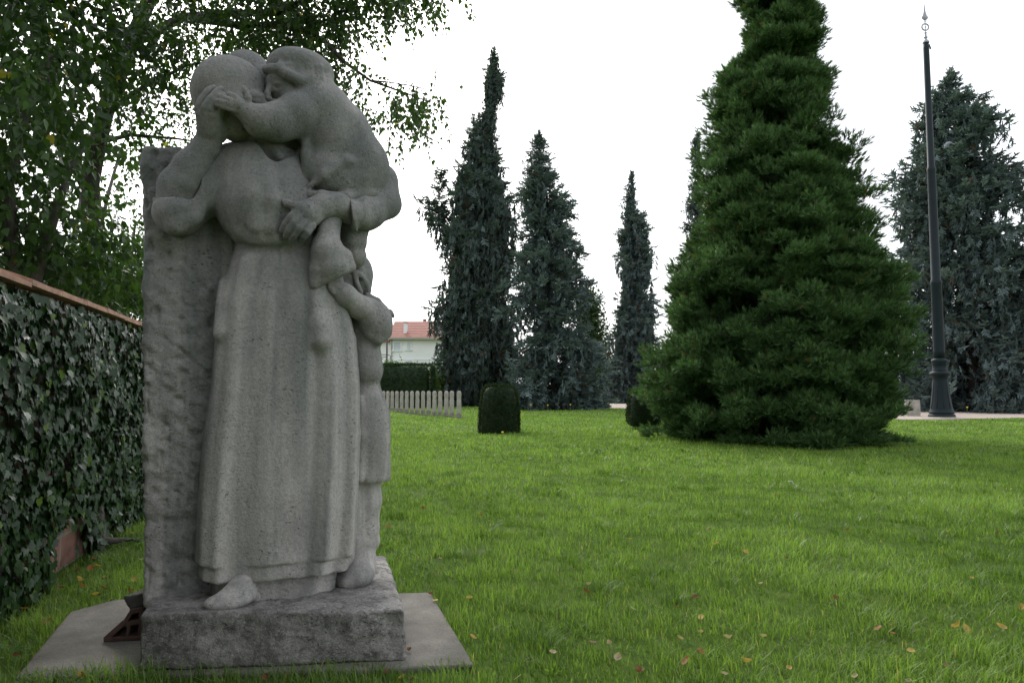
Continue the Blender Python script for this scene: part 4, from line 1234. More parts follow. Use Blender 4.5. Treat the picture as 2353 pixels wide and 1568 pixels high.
# ================================================================== LEFT TREES
M_LEAF = leaf_mat('birch_leaves', (0.022, 0.055, 0.012), (0.075, 0.145, 0.030), (0.42, 0.34, 0.04), 0.38, 0.42, 0.5, (0.975, 1.0))
M_LEAF2 = leaf_mat('elm_leaves', (0.014, 0.042, 0.010), (0.075, 0.145, 0.030), (0.30, 0.26, 0.04), 0.38, 0.42, 0.5, (0.98, 1.0))
LEAFB = (np.array([(0,0,0),(-.34,.22,.05),(-.30,.50,.04),(0,1.02,-.06),(.30,.50,.04),(.34,.22,.05),(0,.4,-.03)]),
         np.array([(6,1,0),(6,2,1),(6,3,2),(6,4,3),(6,5,4),(6,0,5)]))
def crown(root, base, mat, blobs, strands, size, seed, name='crown', tw_len=.34, per=9):
    """blobs: (centre, radii, number of twigs); every twig is a thin stem with leaves on both sides"""
    r = np.random.default_rng(seed)
    Pp, Dd, Sz, Vv = [], [], [], []
    mb = MB()
    def twig(p0, d0, L, n, sz, hang, stem=True, col=.45):
        p = np.array(p0, float); d = np.array(d0, float); d /= np.linalg.norm(d)
        pts = [tuple(p - base)]
        for i in range(n):
            d = d + [0, 0, -hang] + r.normal(0, .10, 3); d /= np.linalg.norm(d)
            p = p + d*L/n
            pts.append(tuple(p - base))
            for sg in (-1, 1):
                if r.random() < .2: continue
                sd = np.cross(d, r.normal(size=3)); sd /= np.linalg.norm(sd)
                Pp.append(p + sd*sz*.25); Dd.append(sd*.8 + d*.5 + [0, 0, -.75] + r.normal(0, .3, 3)); Sz.append(sz*r.uniform(.6, 1.2)); Vv.append(col + r.normal(0, .16))
        if stem: mb.tube(pts, list(np.linspace(.0035, .0015, len(pts))), 3)
    for c_, R_, n in blobs:
        c_ = np.array(c_); R_ = np.array(R_)
        for _ in range(n):
            o_ = unit(1)[0]*r.random()**.45
            p = c_ + o_*R_
            col = .45 + .25*vnoise(p[None], 1.6, seed)[0] - .1*r.random()
            d = np.array([o_[0], o_[1], .1]) + r.normal(0, .5, 3)
            twig(p, d, tw_len*r.uniform(.7, 1.3), per, size, .16, r.random() < .35, col)
    for p0, L, n in strands:
        for _ in range(n):
            q = np.array(p0) + r.normal(0, .07, 3)
            twig(q, (r.normal(0, .4), r.normal(0, .4), -.3), L*r.uniform(.5, 1.1), max(4, int(L*r.uniform(.8, 1)/.035)), size, .45, True, .5)
    Pp, Dd, Sz, Vv = np.array(Pp), np.array(Dd), np.array(Sz), np.clip(np.array(Vv), 0, .93)
    Vv[r.random(len(Vv)) < .008] = 1
    V, F, k = scatter(LEAFB[0], LEAFB[1], Pp - base, frames(Dd, r.uniform(-1.2, 1.2, len(Pp))), Sz)
    obj(name, V, F, mat, root, False, np.repeat(Vv, k))
    print(name, len(Pp))
    return mb
def bl(u, v, Y, ru, rv, rd, n):
    c_ = at(u, v, Y); k = Y/FPX
    return ((c_.x, c_.y, c_.z), (ru*k, rd, rv*k), n)
def path_px(pts, base):
    return [tuple(np.array(at(u, v, Y)) - base) for u, v, Y in pts]
# the birch that hangs over the statue
q = at(250, 900, 7.6); base = np.array([q.x, 7.6, 0.0])
birch = empty('birch_tree', base, 'birch with drooping leafy branches reaching over the head of the statue', 'tree')
S_ = []
def st(u, v, Y, Lpx, n): S_.append((tuple(at(u, v, Y)), Lpx*.85*Y/FPX, n))
for u, v, L, n in ((850,-10,150,9),(880,-20,95,8),(905,-20,120,9),(935,-20,120,9),(960,-30,80,8),(985,-20,75,8),(1010,-25,80,7),(870,20,60,5),(1000,10,55,5),(1012,-30,100,4),(925,30,70,5),(1075,-12,40,3),
                   (825,-20,60,6),(800,-20,110,8),(775,0,120,8),(750,20,120,8),
                   (760,95,110,9),(775,130,110,9),(790,165,110,9),(805,200,100,9),(825,235,90,8),(845,262,80,8),(862,290,70,6),(874,315,60,4),(755,120,60,7),(790,210,60,6),(815,262,70,6),(840,300,50,5),
                   (870,195,60,5),(888,205,80,6),(905,200,60,5),(905,240,95,6),(925,235,60,6),(940,205,120,9),(955,215,90,8),(970,208,100,9),(962,260,110,8),(978,290,90,5),(990,215,60,6),(1000,225,50,4),(1014,235,45,3),(930,255,80,6),(905,290,50,4),(945,290,40,4),(990,290,40,2)):
    st(u, v, 5.2 + 0.5*math.sin(u), L, n)
mb = crown(birch, base, M_LEAF,
      [bl(640,10,5.6,190,80,.8,270), bl(520,60,6.0,170,90,.8,240), bl(400,60,6.4,140,110,.9,160), bl(400,200,6.8,110,110,.8,90), bl(690,90,5.6,90,70,.5,80), bl(740,60,5.4,70,70,.4,70),
       bl(430,300,7.0,80,50,.7,35), bl(780,-70,5.4,200,60,.6,120), bl(620,-160,5.2,330,90,1.2,420), bl(900,-110,5.2,160,60,.6,120),
       # leaf masses added above and behind the viewer, outside the frame, to shade the statue
       ((-2.6,1.2,4.6),(1.9,2.4,.8),420), ((-1.2,2.6,5.0),(1.5,1.6,.7),300), ((-3.4,3.6,5.0),(1.3,1.8,.9),260), ((-3.9,1.0,3.3),(.9,2.3,1.7),420)],
      S_, .040, 51)
tr = lambda pts, rad: mb.tube(path_px(pts, base), rad, 9)
tr([(250,905,7.6),(240,700,7.6),(215,560,7.5),(205,420,7.4),(240,260,7.2),(300,100,7.0),(370,-60,6.6),(480,-260,6.0)], [.13,.115,.105,.10,.085,.075,.06,.04])
tr([(205,440,7.4),(150,330,7.3),(120,180,7.1),(90,0,7.0),(60,-150,6.8)], [.07,.06,.05,.04,.03])
tr([(300,100,7.0),(420,40,6.4),(540,30,5.9),(640,30,5.6),(760,-30,5.4),(930,-60,5.2)], [.05,.04,.03,.025,.02,.01])
tr([(420,40,6.4),(560,60,5.8),(650,55,5.5),(740,90,5.3),(790,142,5.25),(850,185,5.2),(920,210,5.2),(990,235,5.2)], [.035,.028,.024,.019,.014,.010,.007,.004])
tr([(850,185,5.2),(900,190,5.2),(960,200,5.2),(1010,215,5.2)], [.007,.005,.004,.003])
tr([(240,260,7.2),(330,200,6.9),(430,150,6.6),(500,140,6.4)], [.03,.022,.014,.008])
tr([(215,330,7.3),(300,310,7.0),(400,318,6.9),(450,325,6.9)], [.03,.020,.012,.007])
tr([(370,-60,6.6),(600,-200,5.6),(800,-400,4.2),(900,-900,3.0)], [.05,.04,.03,.02])
o = mb.make('branches', M_BARK, birch, True)
# tree with bigger leaves standing close behind the wall
q = at(70, 900, 5.6); base = np.array([q.x-.2, 5.6, 0.0])
elm = empty('elm_tree', base, 'leafy tree at the far left, rising close behind the ivy wall', 'tree')
mb = crown(elm, base, M_LEAF2,
      [bl(60,80,5.4,150,150,.8,125), bl(50,330,5.6,140,190,.9,140), bl(60,540,5.6,170,110,.8,160), bl(230,600,6.2,110,90,.6,80), bl(20,200,4.6,80,220,.5,90), bl(250,80,6.2,130,110,.8,110), bl(200,260,6.6,110,110,.8,60), bl(240,640,7,120,60,.5,120), bl(60,-120,5.2,200,120,1.0,200),
       bl(-200,300,5.2,200,400,1.2,330)],
      [], .072, 61, tw_len=.45, per=8)
q2 = np.array([-4.2, -1.8, 0.0])
leafy('broadleaf_tree', q2, [((-4.2,-1.8,3.6),(2.2,2.6,2.0),3), ((-2.0,-4.5,4.2),(3.2,2.2,2.2),3), ((-1.0,-2.6,5.6),(2.6,2.4,1.0),2)], 16000, .15, M_LEAF2, 'unseen tree added behind the viewer at the left to shade the statue', 'tree', None, [([(-4.2,-1.8,0),(-4.1,-1.9,2.0),(-3.4,-2.4,4.5)],[.16,.13,.07])], 91)  # added out of frame to block skylight from behind left
q2 = np.array([2.2, -6.5, 0.0])
leafy('broadleaf_tree', q2, [((2.2,-6.5,4.0),(3.0,2.0,2.4),3)], 9000, .18, M_LEAF2, 'unseen broadleaf tree added behind the viewer to shade the front of the statue', 'tree', None, [([(2.2,-6.5,0),(2.1,-6.5,2.0),(2.3,-6.4,4.5)],[.18,.15,.07])], 92)  # added behind the viewer, never in view, to cut skylight on the statue
mb.make('twig_growth', M_BARK2, elm, True)['kind'] = 'stuff'; mb = MB()
tr = lambda pts, rad: mb.tube(path_px(pts, base), rad, 8)
tr([(60,900,5.6),(80,640,5.6),(130,480,5.6),(165,380,5.6),(200,330,5.7),(235,300,5.8)], [.07,.055,.035,.025,.016,.010])
mb.make('trunk', M_BARK2, elm, True); mb = MB()
tr([(60,900,5.6),(30,600,5.5),(20,420,5.4),(60,260,5.3),(120,120,5.3)], [.06,.05,.04,.03,.02])
mb.make('trunk', M_BARK2, elm, True)
# thinner, further growth between wall and slab
q = at(290, 900, 10.5); base = np.array([q.x, 10.5, 0.0])
haz = empty('hazel_bush', base, 'thin stemmed bush with small leaves, behind the wall just left of the stone slab', 'bush')
mb = crown(haz, base, M_LEAF,
      [bl(300,640,10.5,70,110,.8,260), bl(320,500,10.8,50,90,.7,30), bl(200,640,9.5,90,90,.7,170), bl(250,400,10.5,90,90,.8,30), bl(330,690,10.5,60,60,.5,130), bl(90,650,8.5,120,80,.7,170), bl(360,360,10.8,60,60,.6,60), bl(440,600,11,90,160,.8,120)],
      [], .055, 71, tw_len=.40, per=8)
mb.make('twig_growth', M_BARK2, haz, True)['kind'] = 'stuff'; mb = MB()
tr = lambda pts, rad: mb.tube(path_px(pts, base), rad, 7)
tr([(235,800,9.0),(240,600,9.0),(232,520,9.0),(250,440,9.1),(275,350,9.2),(300,290,9.3),(340,250,9.4)], [.035,.03,.026,.022,.018,.013,.008])
mb.make('stem', M_BARK2, haz, True); mb = MB()
tr([(290,800,10.5),(300,600,10.5),(310,520,10.5),(345,470,10.6)], [.03,.024,.018,.008])
mb.make('stem', M_BARK2, haz, True); mb = MB()
tr([(180,800,9.5),(160,640,9.5),(175,520,9.5),(190,430,9.6)], [.04,.034,.028,.02])
mb.make('stem', M_BARK2, haz, True); mb = MB()
tr([(290,800,10.5),(265,640,10.4),(250,560,10.3)], [.03,.02,.01])
mb.make('stem', M_BARK2, haz, True)

# ================================================================== HOUSE
M_RENDER = plain('cream_render', (0.84, 0.83, 0.84), 0.9, 0.05, 0.6)
M_WHITE = plain('white_paint', (0.78, 0.80, 0.82), 0.6, 0.05, 2)
M_GLASSY = plain('shutter_white', (0.52, 0.57, 0.62), 0.3, 0.1, 1)
M_GUT = plain('zinc_gutter', (0.35, 0.33, 0.30), 0.5, 0.1, 1)
m, nt, b = mat_new('red_roof_tiles'); M_ROOF = m
tc = coords(nt)
w1 = nt.nodes.new('ShaderNodeTexWave'); w1.inputs['Scale'].default_value = 1.5; w1.bands_direction = 'Z'; nt.links.new(tc, w1.inputs['Vector'])
w1.inputs['Distortion'].default_value = 0.3
c = ramp(nt, w1.outputs['Fac'], [(0.15, (0.16, 0.06, 0.045)), (0.5, (0.34, 0.14, 0.105))])
c = mix(nt, 0.35, c, ramp(nt, noise(nt, tc, 2.2, 4), [(0.3, (0.21, 0.09, 0.07)), (0.7, (0.40, 0.20, 0.15))]))
nt.links.new(c, b.inputs['Base Color']); b.inputs['Roughness'].default_value = 0.85
bump(nt, b, w1.outputs['Fac'], 0.6, 0.08)
HY = 70.0
hx0 = at(898, 800, HY).x; zE = at(898, 774, HY).z; zR = at(898, 738, HY+4.2).z
hb = np.array([hx0+3, HY+4, 0.0])
house = empty('house', hb, 'cream house with red tiled roof beyond the hedge', 'house')
L_ = lambda x, y, z: (x-hb[0], y-hb[1], z)
def hbox(name, x0, x1, y0, y1, z0, z1, mat, parent=house):
    mb = MB(); mb.box(x0-hb[0], x1-hb[0], y0-hb[1], y1-hb[1], z0, z1); return mb.make(name, mat, parent)
hbox('wall', hx0, hx0+7, HY, HY+8.4, 0, zE, M_RENDER)
hbox('wall', hx0-5.5, hx0-0.01, HY+1.2, HY+8.4, 0, zE-0.25, M_RENDER)
mb = MB()
x0, x1 = hx0-.35, hx0+7.3
mb.add([L_(x0,HY-.45,zE-.05), L_(x1,HY-.45,zE-.05), L_(x1,HY+4.2,zR), L_(x0,HY+4.2,zR), L_(x1,HY+8.9,zE-.05), L_(x0,HY+8.9,zE-.05),
        L_(x0,HY-.45,zE-.22), L_(x1,HY-.45,zE-.22), L_(x1,HY+8.9,zE-.22), L_(x0,HY+8.9,zE-.22)],
       [(0,1,2,3),(3,2,4,5),(6,7,1,0),(5,4,8,9),(0,3,5,9,6),(1,7,8,4,2),(6,9,8,7)])
roof = mb.make('roof', M_ROOF, house)
mb = MB(); x0, x1 = hx0-6.0, hx0-.36
mb.add([L_(x0,HY+.75,zE-.3), L_(x1,HY+.75,zE-.3), L_(x1,HY+4.4,zR-.55), L_(x0,HY+4.4,zR-.55), L_(x1,HY+8.8,zE-.3), L_(x0,HY+8.8,zE-.3),
        L_(x0,HY+.75,zE-.45), L_(x1,HY+.75,zE-.45), L_(x1,HY+8.8,zE-.45), L_(x0,HY+8.8,zE-.45)],
       [(0,1,2,3),(3,2,4,5),(6,7,1,0),(5,4,8,9),(0,3,5,9,6),(1,7,8,4,2),(6,9,8,7)])
mb.make('roof', M_ROOF, house)
def window(u0, u1, v0, v1, shutter):
    a, b_ = at(u0, v1, HY), at(u1, v0, HY)
    mb = MB()
    t = .14
    X0, X1, Z0, Z1 = a.x-hb[0], b_.x-hb[0], a.z, b_.z; y = HY-hb[1]
    mb.box(X0-t, X0, y-.07, y+.02, Z0-t*.5, Z1+t); mb.box(X1, X1+t, y-.07, y+.02, Z0-t*.5, Z1+t)
    mb.box(X0, X1, y-.068, y+.02, Z1, Z1+t); mb.box(X0-t-.08, X1+t+.08, y-.16, y+.02, Z0-t*1.1, Z0-t*.5-.002)
    if not shutter: mb.box((X0+X1)/2-.03, (X0+X1)/2+.03, y-.06, y, Z0, Z1)
    f = mb.make('window', M_WHITE, house)
    mb = MB(); mb.box(X0, X1, y-.035, y+.01, Z0-t*.48, Z1-.002)
    mb.make('shutter' if shutter else 'pane', M_GLASSY, f)
window(905, 920, 786, 803, True); window(936, 943, 786, 801, False)
window(900, 913, 828, 842, True); window(936, 947, 828, 842, True)
a, b_ = at(898, 827, HY), at(898, 824, HY)
hbox('string_course', hx0-.02, hx0+7.02, HY-.06, HY-.002, a.z, b_.z, M_WHITE)
hbox('gutter', hx0-.4, hx0+7.3, HY-.60, HY-.455, zE-.26, zE-.08, M_GUT)
hbox('downpipe', hx0+.02, hx0+.12, HY-.13, HY-.03, 0, zE-.23, M_GUT)
a, b_ = at(928, 768, HY+1), at(935, 742, HY+1)
ch = hbox('chimney', a.x, b_.x, HY+.7, HY+1.3, zE-.1, b_.z, M_WHITE, roof)
hbox('chimney_cap', a.x-.06, b_.x+.06, HY+.64, HY+1.36, b_.z+.002, b_.z+.12, M_COPE, roof)
a, b_ = at(972, 740, HY+5), at(979, 733, HY+5)
hbox('chimney', a.x, b_.x, HY+4.8, HY+5.3, zR-.6, b_.z, M_BRICK, roof)
# utility pole in front of the house
c = at(889, 780, 60)
up = empty('utility_pole', (c.x, 60, 0), 'thin black utility pole in front of the cream house', 'pole')
M_BLACK = plain('black_iron', (0.02, 0.022, 0.025), 0.5, 0.2, 5)
mb = MB(); mb.lathe([(.09,0),(.07,c.z)], 10); mb.make('pole', M_BLACK, up, True)
mb = MB(); mb.box(-.75,.05,-.03,.03,at(889,815,60).z,at(889,815,60).z+.05); mb.box(-.5,.05,-.03,.03,at(889,818,60).z-.1,at(889,818,60).z-.05); mb.tube([(.05,0,at(889,814,60).z),(.30,0,at(889,817,60).z),(.32,0,at(889,828,60).z)],[.03,.03,.02],5); mb.make('cable_arm', M_BLACK, up)
# gate pillar at the end of the hedge
c = at(992, 880, 47)
pl_ = empty('gate_pillar', (c.x, 47, 0), 'small pale pillar with orange cap at the right end of the clipped hedge', 'pillar')
mb = MB(); mb.box(-.16,.16,-.16,.16,0,at(990,868,47).z); mb.bevel('shaft', M_RENDER, pl_, .01)
mb = MB(); z0 = at(990,868,47).z+.002; mb.add([(-.22,-.22,z0),(.22,-.22,z0),(.22,.22,z0),(-.22,.22,z0),(0,0,z0+.16)],[(0,3,2,1),(0,1,4),(1,2,4),(2,3,4),(3,0,4)]); mb.make('cap', M_COPE, pl_)

# ================================================================== GRAVE MARKERS
M_MARK = plain('marker_concrete', (0.33, 0.31, 0.275), 0.9, 0.22, 6, 0, 0.004)
M_MARKD = plain('marker_stained_foot', (0.20, 0.185, 0.16), 0.95, 0.35, 9, 0, 0.004)
M_OCHRE = plain('ochre_plaque', (0.42, 0.27, 0.05), 0.5, 0.2, 8)
def marker_meshes():
    root = None
    w, d, h = .066, .084, 1.0
    mb = MB()
    prof = [(w*1.0,.18),(w*1.0,.93),(w*.86,.98),(w*.5,1.02)]
    def ringz(sx, sy, z): 
        c_ = .30
        return [(sx*(1-c_),-sy,z),(sx,-sy*(1-c_),z),(sx,sy*(1-c_),z),(sx*(1-c_),sy,z),(-sx*(1-c_),sy,z),(-sx,sy*(1-c_),z),(-sx,-sy*(1-c_),z),(-sx*(1-c_),-sy,z)]
    V = []
    lv = [(w,d,.20),(w,d,.66),(w*.90,d*.93,.69),(w*.90,d*.93,.80),(w,d,.84),(w,d,.96),(w*.80,d*.80,1.02),(w*.45,d*.5,1.045)]
    for a in lv: V += ringz(*a)
    n = len(lv); F = [(j*8+i, j*8+(i+1)%8, (j+1)*8+(i+1)%8, (j+1)*8+i) for j in range(n-1) for i in range(8)]
    F += [tuple(range(7,-1,-1)), tuple((n-1)*8+i for i in range(8))]
    s = mesh_data('stone', np.array(V), F, M_MARK, False)
    lv = [(w*1.28,d*1.25,-.05),(w*1.28,d*1.25,.08),(w*1.12,d*1.12,.12),(w*1.15,d*1.15,.155),(w*1.0,d*1.0,.199)]
    V = []
    for a in lv: V += ringz(*a)
    n = len(lv); F = [(j*8+i, j*8+(i+1)%8, (j+1)*8+(i+1)%8, (j+1)*8+i) for j in range(n-1) for i in range(8)]
    F += [tuple(range(7,-1,-1)), tuple((n-1)*8+i for i in range(8))]
    f = mesh_data('foot', np.array(V), F, M_MARKD, False)
    mb = MB(); mb.box(-w*.5, w*.5, -d-.012, -d+.004, .34, .60); mb.box(d*-.2, d*.2, -d-.010, -d+.004, .72, .80)
    p_ = mesh_data('plaque', np.array(mb.V), mb.F, M_OCHRE, False)
    return s, f, p_
MS, MF, MP = marker_meshes()
MLAB = 'slender pale grave marker in the long row receding behind the statue'
def marker(x, y, rz, label, group, sc=1.0):
    e = empty('grave_marker', (x, y, 0), label, 'grave marker', group)
    e.rotation_euler[2] = rz; e.scale = (sc, sc, sc)
    for nm, md in (('stone', MS), ('foot', MF), ('plaque', MP)):
        link(bpy.data.objects.new(nm, md), e)
rr = random.Random(9)
us = [1055,1038.5,1026,1012,999,986,973,960,947.5,935.5,924,913,902.5,892.5,883,873.5,864,855,846,838,830,822]
a = np.array([-2.0, 27.0]); b_ = np.array([-6.95, 38.0])
for i, u in enumerate(us):
    # intersection of the sight line with the row
    k = (u-1176)/FPX/cT
    t = (k*a[1] - a[0]) / ((b_[0]-a[0]) - k*(b_[1]-a[1]))
    q = a + (b_-a)*t
    marker(q[0], q[1], math.radians(155) + rr.uniform(-.08, .08), MLAB if i else 'nearest and rightmost pale grave marker of the long row, beside the clipped yew', 'grave markers in the row behind the statue')
for i, (u, Yd) in enumerate(((2062,37),(2076,38),(2090,37.5),(2104,38.5),(2117,37.5),(2131,38.5),(2146,38),(2075,42),(2098,42),(2122,42),(2205,41),(2225,41.5))):
    c = at(u, 900, Yd)
    marker(c.x, Yd, math.radians(8) + rr.uniform(-.1, .1), 'grave marker with ochre plaque under the low branches of the spruce behind the flagpole', 'grave markers beyond the gravel path', 1.05 + .25*rr.random())

# ================================================================== FLAGPOLE
M_POLE = plain('dark_green_cast_iron', (0.009, 0.016, 0.020), 0.5, 0.15, 3, 0.0, 0.001, 0.18)
M_FIN = plain('pale_grey_finial', (0.34, 0.34, 0.40), 0.5, 0.1, 3)
M_CONC = plain('old_concrete', (0.34, 0.32, 0.28), 0.9, 0.25, 5, 0, 0.006)
PY = 27.0
q = at(2163, 950, PY); pb = Vector((q.x, PY, 0))
fp = empty('flagpole', pb, 'tall dark green cast iron flagpole with spear finial', 'flagpole')
mm = PY/FPX
def zz(v): return at(2163, v, PY).z
c7 = lambda cy: zz(773.7 + cy*.14605)
prof = [(205,1330),(205,1262),(192,1250),(183,1216)]
mb = MB(); mb.lathe([(h_*.146*mm, c7(cy)) for h_, cy in [(200,1345),(204,1262),(196,1252)]], 40); mb.make('plinth', M_CONC, fp, False)
mb = MB(); mb.lathe([(h_*.146*mm, c7(cy)) for h_, cy in [(190,1256),(190,1240),(182,1216),(166,1207),(166,1200),(182,1194),(178,1180),(163,1150),(159,1130),(140,1010),(125,900),(114,780),(107,690),(103,650),(118,622),(136,604),(146,594),(150,580),(146,562),(132,548),(112,540),(108,530),(112,522),(105,512),(103,470),(103,430),(110,424),(104,414),(112,402),(117,385),(117,366),(108,350),(86,342),(80,330)]], 40)
mb.make('base', M_POLE, fp, True)
mb = MB(); mb.lathe([(r_*mm, zz(v)) for r_, v in [(12.2,822),(12.0,806),(11.2,655),(12.2,652),(12.2,646),(10.2,642),(9.0,395),(9.6,392),(9.6,387),(7.8,384),(6.4,112),(6.2,99)]], 28); mb.make('pole', M_POLE, fp, True)
mb = MB()
for i in range(10):      # raised panels edges on the flared foot
    a_ = 2*math.pi*i/10
    pts = [(math.cos(a_)*h_*.146*mm, math.sin(a_)*h_*.146*mm, c7(cy)) for h_, cy in ((158,1120),(139,1000),(124,890),(113,780),(107,700))]
    mb.tube(pts, [.014]*5, 4)
mb.make('fluting', M_POLE, fp, True)
mb = MB(); mb.lathe([(r_*mm, zz(v)) for r_, v in [(7.0,99.5),(7.6,97.5),(5,94),(2.9,91),(2.7,88),(4.6,87),(4.4,86.2),(2.6,85.5),(2.2,77),(3.2,75.5),(1.2,74),(1.0,72.5)]], 20)
R0 = 8.0*mm; zc = zz(62.7)
tor = []
n1_, n2_ = 36, 8
for i in range(n1_):
    a_ = 2*math.pi*i/n1_; rt = (1.75 + .15*(i % 2))*mm
    for j in range(n2_):
        b2 = 2*math.pi*j/n2_
        tor.append(((R0 + rt*math.cos(b2))*math.cos(a_), rt*.8*math.sin(b2), zc + (R0 + rt*math.cos(b2))*math.sin(a_)))
mb.add(tor, [(i*n2_+j, ((i+1)%n1_)*n2_+j, ((i+1)%n1_)*n2_+(j+1)%n2_, i*n2_+(j+1)%n2_) for i in range(n1_) for j in range(n2_)])
mb.lathe([(.8*mm,zz(72)),(1.2*mm,zz(67)),(.8*mm,zz(65)),(1.9*mm,zz(63.2)),(1.9*mm,zz(62.4)),(.8*mm,zz(60.5)),(1.1*mm,zz(55))], 12)
mb.lathe([(.9*mm,zz(53)),(1.7*mm,zz(50.5)),(1.7*mm,zz(49)),(1.0*mm,zz(48))], 12)
n0 = len(mb.V)
mb.lathe([(1.2*mm,zz(48)),(5.4*mm,zz(45)),(7.8*mm,zz(42)),(7.8*mm,zz(40)),(6,1) and (5.4*mm,zz(37)),(3.6*mm,zz(32)),(2.2*mm,zz(26)),(1.1*mm,zz(15)),(.2*mm,zz(5.7))], 16)
for i in range(n0, len(mb.V)): x_, y_, z_ = mb.V[i]; mb.V[i] = (x_, y_*.35, z_)
mb.make('finial', M_FIN, fp, True)
mb = MB(); mb.box(6.0*mm,8.6*mm,-.03,.03,zz(108),zz(103)); mb.tube([(8.3*mm,0,zz(104)),(10.5*mm,0,zz(113))],[.02,.035],6); mb.make('pulley', M_POLE, fp)
# small concrete block beside it
a, b_ = ground(2084, 957), ground(2114, 957)
cb = empty('concrete_block', ((a.x+b_.x)/2, a.y, 0), 'small wedge shaped concrete block on the grass left of the flagpole foot', 'block')
cb.rotation_euler[2] = math.radians(-12)
hw_ = (b_.x-a.x)/2; ht = at(2100, 918, a.y).z
mb = MB(); mb.add([(-hw_,0,.13),(hw_,0,.13),(hw_,.42,.13),(-hw_,.42,.13),(-hw_*1.05,.0,ht),(hw_*.95,.0,ht),(hw_*.95,.14,ht),(-hw_*1.05,.14,ht)],[(0,3,2,1),(4,5,6,7),(0,1,5,4),(1,2,6,5),(2,3,7,6),(3,0,4,7)])
mb.bevel('upper_block', M_CONC, cb, .008)
mb = MB(); mb.box(-hw_*.97, hw_*.97, .01, .40, -.05, .128); mb.bevel('foot', M_CONC, cb, .006)

# ================================================================== PIGEON in the spruce
c = at(2178, 331, 31.5)
pg = empty('pigeon', c, 'pale grey pigeon among the upper twigs of the wide spruce, right of the flagpole', 'bird')
M_PIG = plain('pigeon_grey', (0.20, 0.22, 0.26), 0.7, 0.15, 12)
V, F = [], []
bod = [(-.20,.045,-.14,.010),(-.17,.045,-.115,.045),(-.12,0,-.09,.085),(-.05,0,-.05,.105),(.02,0,.0,.095),(.09,0,.035,.06),(.16,0,.03,.040),(.28,0,-.005,.045),(.30,0,-.01,.01)]
mbp = MB()
pts = [(-.155,0,-.16),(-.13,0,-.13),(-.10,0,-.09),(-.06,0,-.04),(-.01,0,.02),(.06,0,.05),(.12,0,.045),(.22,0,.01),(.30,0,-.02)]
rad = [.030,.065,.085,.095,.088,.062,.036,.030,.022]
mbp.tube(pts, rad, 12)
V = np.array(mbp.V); V[:, 1] *= np.where(V[:, 0] > .10, .8, .85)
body_o = obj('body', V, mbp.F, M_PIG, pg, True)
mbp = MB(); mbp.tube([(-.20,0,-.17),(-.175,0,-.185),(-.155,0,-.175)], [.024,.036,.03], 10); mbp.tube([(-.20,0,-.18),(-.235,0,-.19)], [.012,.003], 6); mbp.make('head', M_PIG, pg, True)
for s in (-1, 1):
    mbp = MB(); mbp.tube([(-.09,s*.07,-.07),(-.02,s*.085,.0),(.08,s*.06,.045),(.18,s*.025,.03)], [.035,.055,.035,.006], 8); mbp.make('wing', M_PIG, pg, True)

# ================================================================== BROKEN CLAY BLOCK by the plinth
M_CLAY = plain('broken_clay', (0.085, 0.048, 0.038), 0.85, 0.35, 18, 0, 0.004)
M_DSTONE = plain('dark_stone_chunk', (0.075, 0.070, 0.065), 0.95, 0.4, 20, 0, 0.008)
q = ground(240, 1474, .022)
bk = empty('broken_block', q, 'broken piece of hollow red clay block leaning by the left side of the plinth', 'broken block')
bk.rotation_euler[2] = math.radians(8)
mb = MB()
def bar(x0, z0, x1, z1, w0, w1, y0=0.0, y1=.15):
    d = Vector((x1-x0, 0, z1-z0)).normalized(); n_ = Vector((-d.z, 0, d.x))
    A_ = [Vector((x0,0,z0))-n_*w0/2, Vector((x0,0,z0))+n_*w0/2, Vector((x1,0,z1))+n_*w1/2, Vector((x1,0,z1))-n_*w1/2]
    mb.add([(p_.x, y0, p_.z) for p_ in A_] + [(p_.x, y1, p_.z) for p_ in A_], [(3,2,1,0),(4,5,6,7),(0,1,5,4),(1,2,6,5),(2,3,7,6),(3,0,4,7)])
bar(-.005,.009,.135,.009,.018,.014); bar(.0,.008,.072,.075,.022,.020,.001,.149); bar(.130,.0,.130,.085,.014,.016,.002,.148); bar(.080,.012,.088,.062,.012,.012,.003,.140)
bar(.060,.062,.135,.072,.018,.018,.004,.146); bar(.070,.070,.090,.108,.018,.016,.005,.145); bar(.085,.108,.135,.118,.018,.018,.006,.144); bar(.128,.08,.130,.125,.016,.018,.007,.143)
mb.bevel('clay_shell', M_CLAY, bk, .003)
q2 = np.array(ground(318, 1470, .022)) + [.0, .02, .125]
V = unit(260)
mb2 = None
g = SDF((-.1,-.1,-.06), (.1,.1,.09), .005)
def chf(x, y, z): return np.maximum(np.maximum(np.abs(x*.8+z*.5)-.04, np.abs(z-.3*x)-.028), np.abs(y+.2*x)-.05)
g.op(chf, (-.1,-.1,-.06), (.1,.1,.09), .001)
V, F = g.mesh(); V = relax(V, F, 2); V = V + vnormals(V, F)*(0.010*fbm(V, 18, 3, 3))[:, None]
o = obj('stone_chunk', V, F, M_DSTONE, None, True, None, (q.x+.100, q.y+.09, .022+.145))
tag(o, 'rough dark stone chunk resting on the broken clay block', 'stone')

